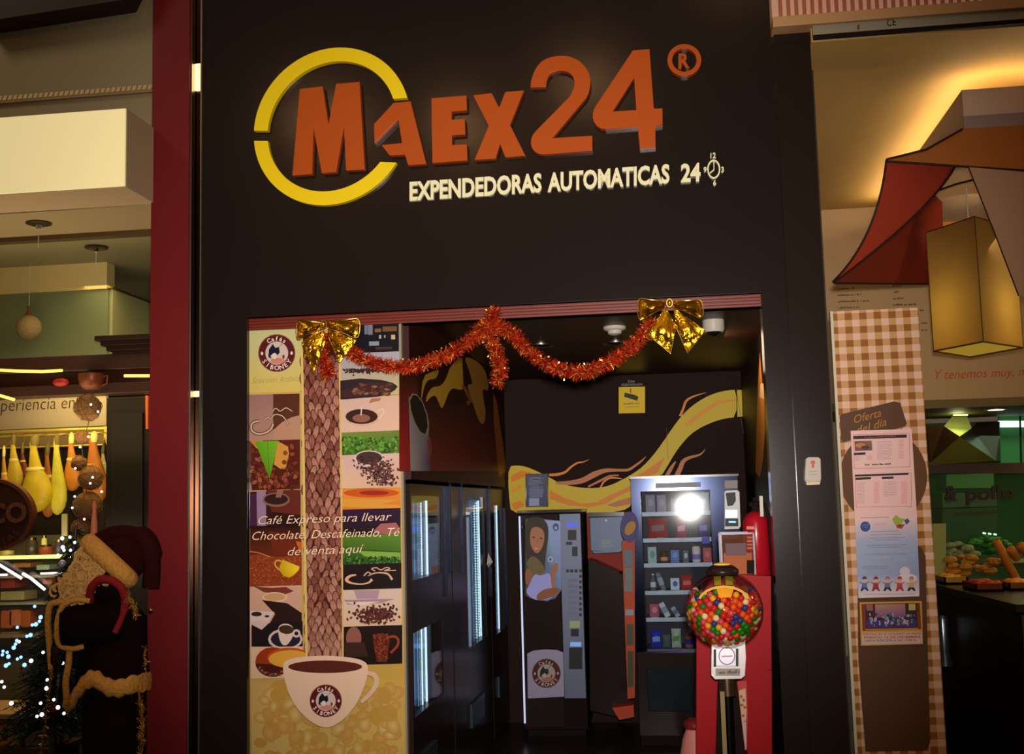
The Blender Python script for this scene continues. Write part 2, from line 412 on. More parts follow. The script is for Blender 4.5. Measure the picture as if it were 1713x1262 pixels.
# shutter box / lintel of red brown wood
lt = thing('shutter_lintel', P(840, 540, .02), 'reddish brown grooved lintel across the top of the shop opening', 'lintel')
za = P(840, 511, .0).z - .001; zb = P(840, 532, 0).z
for i in range(4):
    a = zb + (za - zb) * i / 4; b = zb + (za - zb) * (i + .86) / 4
    MB().box(xo, xr, .02 + .004 * (i % 2), .1, a, b).build('moulding', M_lintel, lt, bevel=.003)
MB().box(xo, xr, .03, .1, zb, za).build('lintel_board', M_lintel, lt)

# ================================================================ SHOP SIGN
sg = thing('shop_sign', P(800, 300, 0), 'large raised shop sign reading MAEX24 with yellow broken ring on the black fascia', 'sign')
Z4 = lambda L: [(400 + x / 3.426, 50 + y / 3.426) for x, y in L]
Z5 = lambda L: [(850 + x / 3.426, 50 + y / 3.426) for x, y in L]
LET = {
 'letter_m': Z4([(347,338),(478,322),(512,540),(556,308),(690,297),(720,800),(612,806),(600,560),(556,815),(473,822),(427,568),(418,826),(304,835)]),
 'letter_a': Z4([(884,418),(982,408),(1073,768),(968,776),(950,716),(862,720),(815,660),(933,648),(912,515),(775,650),(772,540)]),
 'letter_e': Z4([(1102,392),(1303,376),(1305,462),(1218,468),(1218,515),(1293,510),(1296,600),(1220,604),(1220,660),(1305,656),(1308,748),(1108,763)]),
 'letter_x': Z4([(1340,374),(1448,362),(1490,445),(1525,355),(1633,346),(1553,545),(1640,720),(1525,730),(1495,655),(1470,738),(1348,745),(1430,550)]),
 'digit_two': Z5([(128,330),(132,290),(145,248),(165,210),(190,182),(220,164),(250,154),(285,149),(320,148),(350,152),(383,164),(410,180),(435,203),(455,232),(467,262),(472,295),(470,330),(462,362),(448,390),(255,620),(482,606),(484,692),(205,714),(178,711),(155,700),(138,680),(130,655),(132,625),(142,600),(158,580),(350,385),(366,358),(378,325),(379,295),(372,268),(355,248),(330,237),(300,233),(272,236),(248,248),(230,265),(221,295),(217,327)])}
for n, L in LET.items(): S(L, -.035, .034, n, M_orange, sg, bevel=.002)
slab(MB(), [Z5([(715,118),(810,110),(835,452),(884,450),(885,545),(843,552),(845,672),(755,680),(743,555),(560,570),(530,564),(505,548),(490,522),(484,495),(488,465),(500,440)]), Z5([(722,275),(600,468),(735,460)])], -.035, .034).build('digit_four', M_orange, sg)
slab(MB(), [Z5(ellp(1010,173,97,92,32)), Z5(ellp(1010,173,70,67,32))], -.03, .029).build('trademark_ring', M_orange, sg)
q = Z5([(976,222), (1040,215)]); text_mb(MB(), 'R', q[0], q[1], 25, -.03, .029, .03).build('trademark_letter', M_orange, sg)
def ringseg(a0, a1, e0, e1):
    out = []; inn = []; cx, cy, k = 531, 553, 52
    for i in range(41):
        t = math.radians(a0 + (a1 - a0) * i / 40); out.append((cx + 447 * math.cos(t), cy - 449 * math.sin(t) - k * math.cos(t)))
        t = math.radians(e0 + (e1 - e0) * i / 40); inn.append((cx + 368 * math.cos(t), cy - 370 * math.sin(t) - k * math.cos(t)))
    return Z4(out + inn[::-1])
S(ringseg(14.5, 176.5, 17, 176), -.03, .029, 'ring_upper_arc', M_yellow, sg)
S(ringseg(184, 326, 185, 319), -.03, .029, 'ring_lower_arc', M_yellow, sg)
text_parts(sg, 'tagline_letter', M_cream, 'EXPENDEDORAS', (685, 335), (906, 320), 31, -.02, .019, .034)
text_parts(sg, 'tagline_letter', M_cream, 'AUTOMATICAS', (916, 320), (1120, 305), 31, -.02, .019, .034)
text_parts(sg, 'tagline_digit', M_cream, '24', (1139, 304), (1172, 302), 30, -.02, .019, .034)
slab(MB(), [ellp(1194, 283, 11, 16, 24), ellp(1194, 283, 8.6, 13.4, 24)], -.02, .019).build('clock_ring', M_cream, sg)
hb = MB(); slab(hb, [(1193.6, 270), (1195, 270), (1195, 285), (1193.6, 285)], -.02, .015); slab(hb, [(1187, 289), (1194, 283), (1195, 284.5), (1188, 290.5)], -.02, .015)
hb.build('clock_hands', M_cream, sg)
for t, a, b, h in (('12', (1188.5, 265), (1197.5, 264), 9), ('3', (1206.5, 288), (1211, 288), 9), ('6', (1193, 310.5), (1198, 310), 9), ('9', (1177, 288.5), (1182, 288), 9)):
    text_mb(MB(), t, a, b, h, -.02, .015, .02).build('clock_numeral', M_cream, sg)

# ================================================================ COFFEE POSTER
YP = .035
po = thing('coffee_poster', P(545, 1262, YP), 'tall glossy coffee collage poster with white cup at its foot, left of the opening', 'poster')
MB().box(P(416, 900, YP).x, P(676, 900, YP).x, YP, YP + .03, 0, P(540, 546, YP).z).build('board', mat('poster_board', (180, 150, 90), .5), po)
MB().box(P(673.5, 900, YP).x, P(677, 900, YP).x, YP - .006, YP + .03, 0, P(540, 546, YP).z).build('edge_strip', mat('pale_edge_strip', (150, 140, 120), .4), po)
p = Print(MY(YP)); Rr = random.Random(3)
A = lambda x, y: (400 + x / 4.207, 530 + y / 4.207); B = lambda x, y: (400 + x / 5.486, 820 + y / 5.486); Cc = lambda x, y: (400 + x / 5.686, 1040 + y / 5.686)
AL = lambda f, L: [f(*q) for q in L]
p.poly([(416, 553), (667, 541), (680, 1275), (421, 1275)], (205, 165, 95))
# bottom field of pale blurred beans
p.poly([(419, 1110), (675, 1110), (679, 1275), (421, 1275)], [(196, 158, 92), (200, 160, 70), (206, 172, 92), (206, 178, 108)])
for i in range(105):
    x = Rr.uniform(432, 664); y = Rr.uniform(1150, 1270); s_ = Rr.uniform(8, 14); c = Rr.choice([(216, 188, 120), (222, 192, 130), (196, 158, 84), (208, 160, 92), (190, 148, 66)])
    p.ell(x, y, s_ * 1.25, s_ * .9, c, Rr.uniform(0, 3), 14, c2=(190, 146, 68))
# left column
p.rect(417, 553, 503, 658, (196, 194, 140), (212, 186, 96))
emblem(p, 463, 591, 31)
p.text('Selección Arábica', (420, 642), (500, 638), 10, (165, 150, 80), -.01, .5)
p.rect(417, 661, 457, 739, (152, 112, 108), (176, 132, 112)); p.rect(457, 660, 501, 739, (84, 44, 30), (96, 55, 40))
p.poly(AL(A, [(240,800),(300,745),(360,712),(430,692),(430,870),(240,870)]), (184, 138, 112))
for w_, c in ((5.5, (52, 24, 20)), (3, (206, 172, 150))):
    p.line(AL(A, [(140,735),(100,745),(84,775),(95,808),(135,826),(185,818),(225,790),(240,755)]), w_, c)
    p.line(AL(A, [(180,725),(205,708),(222,722),(250,690),(300,697),(330,730),(350,770)]), w_ * .6, c); p.line(AL(A, [(235,668),(258,645),(290,665),(330,642),(375,668)]), w_ * .55, c)
p.rect(417, 738, 502, 821, (92, 34, 22), (80, 28, 18))
for i in range(120):
    x, y = Rr.uniform(421, 498), Rr.uniform(744, 816)
    p.bean(x, y, Rr.uniform(4.5, 6.5), Rr.uniform(3.5, 4.6), Rr.uniform(0, 3), Rr.choice([(165, 78, 56), (140, 58, 40), (182, 100, 72), (120, 44, 30)]), (58, 20, 14))
p.poly(AL(A, [(75,875),(165,872),(180,960),(120,925)]), (200, 128, 50))
p.poly(AL(A, [(268,875),(345,915),(350,965),(330,1060),(290,1072),(245,1040)]), (205, 145, 66)); p.ell(*A(318, 1025), 4, 4, (120, 60, 22)); p.ell(*A(325, 960), 4, 4, (140, 76, 30))
p.poly(AL(A, [(110,878),(278,875),(215,1140)]), [(96, 160, 30), (120, 178, 40), (90, 140, 26)])
p.line(AL(A, [(200, 876), (212, 1120)]), .8, (60, 120, 20))
p.rect(417, 823, 503, 885, (66, 26, 28), (40, 18, 20)); p.poly(AL(B, [(250,0),(565,0),(565,230),(300,200)]), (100, 40, 30))
p.poly(AL(B, [(95,40),(165,30),(160,330),(95,330)]), (70, 34, 66)); p.poly(AL(B, [(160,10),(245,5),(250,330),(165,330)]), (150, 120, 150))
p.ell(*B(340, 90), 23, 12, (130, 96, 84)); p.ell(*B(340, 86), 20, 9, (52, 26, 26)); p.poly(AL(B, [(335,70),(350,0),(410,0),(385,70)]), (140, 96, 90))
p.rect(418, 885, 503, 982, (60, 24, 20), (130, 54, 26)); p.poly(AL(B, [(270,380),(570,420),(570,600),(320,600)]), (110, 40, 22))
p.poly(AL(B, [(98,600),(200,590),(350,615),(575,600),(575,878),(98,878)]), (140, 60, 30))
for i in range(330):
    x, y = Rr.uniform(419, 503), Rr.uniform(931, 978); p.ell(x, y, 1.1, 1, Rr.choice([(178, 88, 48), (110, 40, 20), (160, 70, 36), (190, 105, 62)]), 0, 5)
p.line(AL(B, [(100,565),(190,580),(280,615)]), 1.6, (206, 122, 60))
p.poly(AL(B, [(520,470),(575,480),(575,560),(550,560)]), (196, 96, 30))
p.line(AL(B, [(390,655),(350,648),(330,668),(335,700),(370,735)]), 2.6, (214, 160, 60))
p.poly(AL(B, [(400,640),(555,705),(548,735),(510,775),(460,806),(410,790),(372,745),(372,700)]), [(208, 170, 30), (238, 206, 40), (240, 210, 50), (222, 190, 30), (206, 172, 20), (200, 160, 20), (196, 150, 18), (200, 160, 24)])
p.rect(418, 982, 504, 1083, (206, 160, 138), (196, 150, 130))
p.poly(AL(B, [(130,885),(300,900),(430,890),(500,930),(420,960),(230,940)]), (120, 52, 40)); p.ell(*B(328, 985), 21, 8.5, (228, 188, 150)); p.ell(*B(326, 983), 18, 6.5, (196, 152, 110))
p.poly(AL(B, [(210,1010),(440,1040),(575,1130),(575,1262),(260,1262),(330,1140)]), (44, 24, 22))
p.poly(AL(B, [(105,1110),(325,1120),(240,1262),(105,1262)]), (214, 190, 184)); p.ell(*B(160, 1140), 9, 4, (50, 36, 36)); p.ell(*B(256, 1160), 4, 2, (50, 36, 36))
p.poly(AL(Cc, [(118,25),(605,0),(605,240),(118,240)]), (30, 22, 24)); p.poly(AL(Cc, [(115,0),(300,0),(215,80),(118,30)]), (206, 180, 170))
p.ell(*Cc(440, 170), 29, 18, (205, 182, 178)); p.ell(*Cc(442, 170), 25, 14, (38, 30, 48)); p.ell(*Cc(545, 115), 7, 7, (214, 186, 180)); p.ell(*Cc(545, 115), 3.4, 3.4, (38, 30, 48))
p.poly(sm(AL(Cc, [(370,60),(400,25),(470,20),(520,60),(515,140),(480,200),(440,235),(400,215),(375,140)])), (218, 192, 184)); p.ell(*Cc(448, 78), 12.5, 7.5, (70, 44, 36), .1)
p.poly([(419, 1083), (506, 1082), (508, 1134), (420, 1136)], (216, 180, 148))
p.ell(456, 1108, 29, 25, (150, 52, 24)); p.poly(ellp(456, 1108, 29, 25, 14, .2, PI - .1), (70, 28, 20)); p.ell(484, 1101, 38, 17, (190, 76, 26)); p.ell(486, 1103, 37, 15, (216, 160, 60))
for i in range(60):
    t = Rr.uniform(.35, 2.7); rr = Rr.uniform(.74, .97); p.ell(456 + 29 * rr * math.cos(t), 1108 + 25 * rr * math.sin(t), 1.8, 1.2, Rr.choice([(130, 60, 40), (90, 44, 40), (160, 120, 100)]), t, 6)
# centre column of large cocoa-coloured beans
p.poly([(507, 600), (566, 597), (576, 1100), (514, 1102)], (72, 34, 28))
p.poly([(506, 560), (566, 556), (566, 600), (507, 604)], (60, 26, 20))
rows = 38
for r_ in range(rows):
    y = 606 + r_ * 13.2; sh = (y - 600) / 500
    for c_ in range(6):
        x = 508 + 8 * sh + c_ * 12 + (6 if r_ % 2 else 0) + Rr.uniform(-1.6, 1.6)
        fade = max(0, (y - 1010) / 90)
        bc = Rr.choice([(186, 120, 100), (170, 102, 84), (204, 140, 118), (146, 82, 66)]); bc = tuple(int(a + (b - a) * fade * .6) for a, b in zip(bc, (222, 176, 150)))
        dc = tuple(int(a + (b - a) * fade * .6) for a, b in zip((62, 28, 24), (170, 110, 80)))
        if 505 + 8 * sh < x < 570 + 8 * sh: p.bean(x, y + Rr.uniform(-2, 2), Rr.uniform(11, 14.5), Rr.uniform(5.2, 6.6), PI / 2 + Rr.uniform(-.35, .35), bc, dc)
p.poly([(502.5, 560), (506.5, 560), (515, 1102), (511, 1102)], (214, 186, 110)); p.poly([(566, 560), (570, 560), (577.5, 1102), (573, 1102)], (214, 180, 110))
# right column
p.poly([(569, 546), (667, 541), (667.5, 588), (569.5, 592)], (24, 20, 28))
for (x0, y0, x1, y1, c) in ((882,60,905,125,(110,112,135)),(908,58,940,128,(120,120,140)),(955,85,1000,110,(120,88,66)),(1010,70,1110,105,(110,78,50)),(985,130,1000,155,(180,170,160)),(1020,130,1030,150,(160,150,150)),(1070,128,1098,160,(200,170,130)),(915,175,985,205,(130,140,160)),(960,215,1075,232,(70,50,44))):
    a, b = A(x0, y0), A(x1, y1); p.rect(a[0], a[1], b[0], b[1], c)
p.poly([(570, 592), (668, 588), (668.5, 660), (571, 668)], [(168, 160, 172), (166, 160, 176), (196, 178, 110), (190, 170, 130)])
for i in range(150):
    x = Rr.gauss(612, 20); y = 622 + abs(Rr.gauss(0, 3)); 
    if 574 < x < 665: p.ell(x, y - 4, 2.2, 1.5, (58, 36, 40), Rr.uniform(0, 3), 6)
p.poly(AL(A, [(712,450),(850,435),(1000,445),(1080,465),(1115,490),(1100,515),(1050,545),(950,570),(850,580),(712,582)]), (48, 34, 42)); p.poly(AL(A, [(712,520),(800,500),(850,470),(1000,465),(1085,480),(1095,500),(1040,530),(900,560),(712,565)]), (66, 38, 36))
for i in range(46):
    x, y = A(Rr.uniform(800, 1060), 0)[0], A(0, Rr.uniform(475, 548))[1]; p.bean(x, y, 5, 2.4, Rr.uniform(-.5, .2), Rr.choice([(140, 84, 66), (112, 60, 48), (170, 120, 96)]), (52, 26, 24))
p.poly([(571, 669), (668.5, 661), (669, 721), (571.5, 724)], [(206, 172, 160), (212, 172, 150), (222, 180, 156), (216, 178, 160)])
p.line(AL(A, [(975,668),(1000,650),(1020,662),(1000,700),(980,715)]), 2.2, (226, 196, 170)); p.ell(*A(862, 710), 29, 14.5, (206, 170, 140)); p.ell(*A(862, 703), 27, 12.6, (60, 34, 28)); p.ell(*A(860, 715), 15, 7, (140, 92, 74)); p.line(AL(A, [(862, 635), (858, 695)]), 2, (222, 200, 186))
p.poly(AL(A, [(912,610),(930,575),(1000,572),(990,592)]), (170, 118, 90))
p.poly([(571.5, 724), (669, 720), (669.5, 760), (572, 762)], [(120, 138, 60), (110, 128, 50), (70, 96, 30), (60, 90, 26)])
for i in range(240):
    x, y = Rr.uniform(573, 667), Rr.uniform(731, 759) ; p.ell(x, y, 2.6, 1.8, Rr.choice([(58, 110, 30), (84, 140, 44), (40, 80, 22), (110, 160, 64)]), Rr.uniform(0, 3), 7)
p.poly([(572, 762), (669.5, 758), (670, 816), (572.5, 818)], [(206, 172, 164), (214, 178, 168), (206, 166, 140), (222, 178, 148)])
p.ell(*A(915, 1000), 26, 14, (210, 184, 186)); p.ell(*A(915, 995), 22, 11, (70, 48, 48))
for i in range(420):
    t = Rr.random(); x = 622 + Rr.gauss(0, 15) * (1 - .2 * t) + 25 * t; y = 772 + 38 * t + Rr.gauss(0, 3.5)
    if 578 < x < 668 and 763 < y < 813: p.ell(x, y, 2.1, 1.5, Rr.choice([(66, 34, 34), (96, 54, 50), (52, 26, 28), (120, 76, 70)]), Rr.uniform(0, 3), 6)
p.rect(573, 819, 670, 854, (222, 140, 50), (214, 120, 40)); p.ell(621, 825, 47, 7.5, (196, 84, 30)); p.ell(626, 825, 25, 4, (150, 44, 24))
p.poly(AL(B, [(950,80),(1475,90),(1300,130),(1470,140),(1475,180),(950,155)]), (214, 150, 60))
p.rect(573, 853, 670, 896, (50, 24, 56), (36, 22, 22)); p.poly(AL(B, [(1240,370),(1300,310),(1440,300),(1475,350),(1475,410),(1240,400)]), (160, 96, 96))
p.poly([(573, 896), (670.5, 893), (671, 944), (573.5, 946)], [(86, 120, 40), (96, 134, 46), (40, 84, 26), (40, 76, 24)])
p.line(AL(B, [(955,520),(1060,545),(1200,555),(1480,570)]), 1.4, (40, 80, 24)); p.poly(AL(B, [(1090,560),(1480,575),(1480,640),(1150,610)]), (130, 165, 70))
for i in range(140): p.ell(Rr.uniform(575, 669), Rr.uniform(932, 944), 2.2, 1.6, Rr.choice([(36, 78, 26), (80, 130, 56), (28, 54, 20)]), Rr.uniform(0, 3), 6)
p.rect(574, 945, 671.5, 987, (34, 20, 20), (30, 20, 22))
p.line(AL(B, [(1075,780),(1020,790),(985,825),(1030,855),(1120,865),(1190,850),(1220,820)]), [2, 4, 6, 3, 2, 3, 5], (214, 168, 140)); p.line(AL(B, [(1145,790),(1180,755),(1210,775),(1180,790),(1240,765),(1310,760),(1370,775),(1405,825)]), [2, 2, 2, 1.5, 2, 2.5, 3, 4], (214, 168, 140)); p.line(AL(B, [(1250,745),(1215,725),(1260,714),(1300,735),(1350,712),(1385,725),(1330,742),(1440,738)]), 1.6, (214, 168, 140))
p.rect(574.5, 988, 672, 1049, (206, 184, 172), (216, 180, 150)); p.poly(AL(B, [(1050,920),(1290,920),(1270,1000),(1080,1000)]), (170, 140, 156)); p.poly(AL(B, [(960,1010),(1430,1000),(1300,1040),(1000,1055)]), (160, 132, 146)); p.poly(AL(B, [(960,1030),(1300,1025),(1100,1062)]), (226, 200, 190))
for i in range(230):
    x = 628 + Rr.gauss(0, 17); y = 1030 + Rr.gauss(0, 8)
    if 576 < x < 670 and 1008 < y < 1046: p.bean(x, y, 2.6, 1.9, Rr.uniform(0, 3), Rr.choice([(116, 54, 48), (90, 38, 34), (140, 74, 66)]), (50, 20, 22))
p.rect(575, 1049, 673, 1113, (34, 20, 20), (28, 18, 18)); p.ell(*Cc(1090, 160), 13, 19, (140, 88, 78)); p.poly(AL(Cc, [(1005,200),(1190,200),(1225,335),(1005,335)]), (60, 36, 32))
p.line(AL(Cc, [(1420,150),(1480,145),(1515,180),(1500,240),(1440,300)]), 4, (150, 60, 34)); p.poly(AL(Cc, [(1270,125),(1420,120),(1432,180),(1405,385),(1310,385),(1285,260)]), (110, 40, 26))
for i in range(190):
    t = Rr.random(); x = 623 + Rr.uniform(2 + 5 * t, 27 - 2 * t); y = 1061 + 45 * t; p.bean(x, y, 1.9, 1.3, Rr.uniform(0, 3), Rr.choice([(186, 92, 56), (150, 62, 36), (110, 38, 24)]), (60, 20, 16))
# big white cup
p.line([(612, 1126), (626, 1130), (630, 1142), (622, 1158), (604, 1176)], [6, 9, 8, 8, 6], (214, 178, 152))
cup = [(472, 1112), (480, 1104), (505, 1099), (545, 1097), (585, 1100), (607, 1105), (616, 1113), (615, 1130), (609, 1150), (600, 1172), (585, 1194), (570, 1208), (552, 1218), (536, 1217), (518, 1207), (500, 1190), (487, 1170), (477, 1145)]
p.poly(sm(cup), (224, 190, 164)); p.ell(544, 1116, 62, 10.6, (88, 36, 30), n=28)
emblem(p, 545, 1173, 27)
# handwriting
for t, a, b in (('Café Expreso para llevar', (430, 878), (652, 871)), ('Chocolate, Descafeinado, Té', (420, 904), (666, 897)), ('de venta aquí', (480, 930), (604, 925))):
    p.text(t, a, b, 14, (246, 214, 186), -.008, .35)
p.build('collage_print', po, GLOSSP)

# ================================================================ MURALS
mu = struct(MB().box(-1.22, X1 - .01, 3.385, 3.4, 1.2, zf - .02).build('wall_back_panel', mat('black_panel', K(36, 26, 23, 1.9), .7, spec=.02)))
kk = 2.2
p = Print(MY(3.384), k=kk); E = lambda L: [(840 + x / 3.893, 640 + y / 3.893) for x, y in L]
yel = (166, 142, 34); org = (176, 104, 32); sal = (150, 92, 56)
main = E([(42,548),(100,540),(160,550),(230,580),(300,615),(370,655),(460,680),(560,690),(650,685),(720,665),(790,630),(860,590),(920,545),(980,480),(1040,400),(1100,310),(1170,215),(1240,150),(1320,98),(1400,65),(1480,50),(1525,48),(1527,225),(1450,235),(1380,255),(1300,290),(1230,335),(1170,400),(1120,470),(1080,540),(1030,620),(850,640),(850,800),(780,840),(560,860),(300,850),(60,870),(40,700)])
p.poly(sm(main, 1), yel); p.poly(E([(1530,48),(1560,50),(1565,222),(1532,225)]), yel)
for L, c in (([(55,610),(120,575),(200,590),(140,620),(60,650)], org), ([(310,700),(400,750),(520,790),(620,780),(700,735),(780,700),(850,670),(850,700),(760,740),(680,790),(560,815),(430,800),(310,760)], org),
             ([(680,800),(760,770),(850,745),(850,790),(740,812)], sal), ([(60,790),(120,770),(150,800),(80,835)], org), ([(1190,270),(1260,215),(1330,160),(1400,120),(1520,108),(1520,125),(1420,135),(1350,185),(1280,235),(1200,290)], (186, 120, 40)),
             ([(870,610),(930,580),(1000,530),(1060,490),(1010,590),(960,612)], org), ([(62,680),(130,665),(120,700),(66,720)], (176, 124, 34))): p.poly(E(L), c)
for L, w_, c in (([(305,603),(360,600),(410,585),(450,550),(490,525),(530,518),(567,502)], [4, 5, 4, 3.5, 3, 2, .4], org), ([(350,655),(430,655),(520,640),(600,600),(670,575),(750,572),(820,570),(870,540),(910,510),(938,480)], [4, 7, 9, 10, 7, 4.5, 4.5, 4, 3, .4], sal),
                 ([(560,680),(640,640),(700,610),(760,605)], [3, 4, 3, 2], sal), ([(640,685),(665,645),(710,622),(780,628)], [3, 3, 3, 2], org), ([(1160,220),(1180,170),(1200,120),(1250,90),(1330,66)], [5, 4, 4, 3, .4], org),
                 ([(1130,625),(1160,560),(1180,515),(1220,490),(1290,470),(1325,432)], [9, 8, 7, 5, 3, .3], sal), ([(1070,615),(1100,560),(1130,515)], [7, 6, 2], sal)): p.line(E(L), w_, c)
for x in (1090, 1545): p.line(E([(x - 20, 300 if x < 1200 else 50), (x - 10 if x < 1200 else x + 55, 500)]), .6, (60, 50, 24))
p.build('flame_mural', mu, PAPER)
# left wall mural
wl = bpy.data.objects['wall_left']; MX = lambda u, v, o: PX(u, v, X0 + o)
p = Print(MX, k=2.4); G = lambda L: [(660 + x / 5.038, 560 + y / 5.038) for x, y in L]
p.poly(G([(40,330),(200,340),(200,1150),(40,1150)]), [(44, 20, 16), (44, 20, 16), (120, 26, 26), (150, 30, 34)])
p.poly(G([(250,560),(880,600),(900,1150),(200,1150)]), [(40, 16, 14), (30, 16, 14), (80, 24, 16), (90, 28, 22)])
p.poly(sm(G([(220,560),(240,350),(320,310),(380,290),(360,350),(340,375),(290,378),(255,420),(230,540)]), 1), (148, 116, 36))
p.poly(sm(G([(260,580),(275,500),(320,440),(380,437),(420,400),(450,330),(470,270),(540,195),(575,180),(580,300),(590,440),(560,470),(490,448),(455,490),(430,560),(400,632),(375,580),(345,508),(300,530)]), 1), (160, 122, 38))
p.poly(sm(G([(585,190),(640,195),(700,230),(760,290),(790,400),(795,480),(740,450),(750,560),(770,640),(755,760),(715,740),(680,640),(640,520),(610,420),(660,420),(625,290)]), 1), (136, 96, 36))
p.poly(G([(570,180),(600,230),(650,380),(660,425),(600,300),(595,450),(580,420)]), (30, 20, 16)); p.poly(G([(560,420),(600,440),(660,560),(620,600),(600,560),(630,560)]), (110, 62, 30))
p.poly(G([(120,520),(290,720),(290,860),(310,900),(300,1150),(135,1150)]), [(120, 110, 108), (110, 100, 104), (90, 84, 96), (60, 56, 80), (60, 54, 84), (140, 126, 122)])
p.poly(G([(270,880),(310,900),(315,1000),(290,1090),(270,1080),(300,1000)]), (120, 40, 34))
pts = G([(150,495),(190,505),(240,570),(280,680),(292,780),(270,855),(220,830),(170,750),(130,640),(118,550)]); p.poly(pts, (120, 112, 104)); c_ = G([(205, 670)])[0]
p.poly([(c_[0] + (a - c_[0]) * .86, c_[1] + (b - c_[1]) * .93) for a, b in pts], (26, 20, 18))
p.poly(G([(830,480),(860,560),(910,900),(945,1150),(880,1200),(860,1000),(835,700)]), (120, 70, 26))
p.build('coffee_mural', wl, PAPER)
# right wall flame
p = Print(lambda u, v, o: PX(u, v, X1 - o), k=1.8)
p.poly([(1271, 590), (1275, 640), (1278, 650), (1280, 720), (1276, 770), (1271, 800), (1264, 790), (1266, 700), (1268, 640)], (176, 104, 40)); p.poly([(1272, 642), (1277, 642), (1278, 668), (1270, 665)], (206, 170, 120))
p.build('flame_mural', bpy.data.objects['wall_right'], PAPER)

# ceiling fittings of the shop
for u, v in ((905, 577), (1030, 573)):
    c = PZ(u, v, zf); t_ = thing('recessed_light', c, 'unlit recessed ceiling light ring, %s of the pair in the vending shop' % ('left one' if u < 1000 else 'right one'), 'ceiling light', 'recessed lights in the shop ceiling')
    pr = [(.075, 0), (.075, -.008), (.065, -.008), (.06, -.002), (.06, 0)]; MB().lathe(pr, c, 28).build('trim_ring', M_silver, t_, smooth=True); MB().lathe([(.058, -.004), (.02, -.002)], c, 20).build('lens', M_black2, t_)
c = PZ(1028, 547, zf); t_ = thing('smoke_detector', c, 'small cream round smoke detector on the dark shop ceiling', 'detector')
MB().lathe([(.062, 0), (.062, -.012), (.05, -.022)], c, 24).build('base', M_wax, t_, smooth=True); MB().lathe([(.04, -.022), (.036, -.04), (.012, -.048)], c, 20).build('sensor_head', M_wax, t_, smooth=True)
c = PZ(1193, 536, zf); t_ = thing('dome_camera', c, 'white drum shaped ceiling camera beside the right golden bow', 'camera')
MB().lathe([(.058, 0), (.058, -.05), (.052, -.066)], c, 24).build('housing', M_wax, t_, smooth=True); MB().lathe([(.04, -.066), (.03, -.08), (.008, -.088)], c, 18).build('dome', M_black, t_, smooth=True)

# surveillance notice on the back wall
t_ = thing('surveillance_notice', P(1057, 693, 3.37), 'square yellow notice with a black surveillance camera on the dark back wall', 'sign')
S(rect(1035, 648, 1079, 692, -.02), 3.37, .012, 'plate', mat('notice_yellow', K(190, 150, 22, 2.2), .5), t_)
p = Print(MY(3.369), k=2.0); p.poly([(1045, 657), (1062, 661), (1068, 664), (1066, 671), (1060, 669), (1044, 664)], (30, 24, 18)); p.line([(1055, 650), (1055, 658)], 1.5, (30, 24, 18))
p.scrib((1043, 677), (1071, 676), 3, (110, 74, 20)); p.scrib((1045, 682), (1069, 681), 1.6, (120, 84, 22))
p.text('ZONA', (1050, 640), (1062, 640), 3.4, (120, 130, 130)); p.text('VIDEOVIGILADA', (1039, 646), (1075, 645), 3.6, (120, 130, 130)); p.build('notice_print', t_, PAPER)

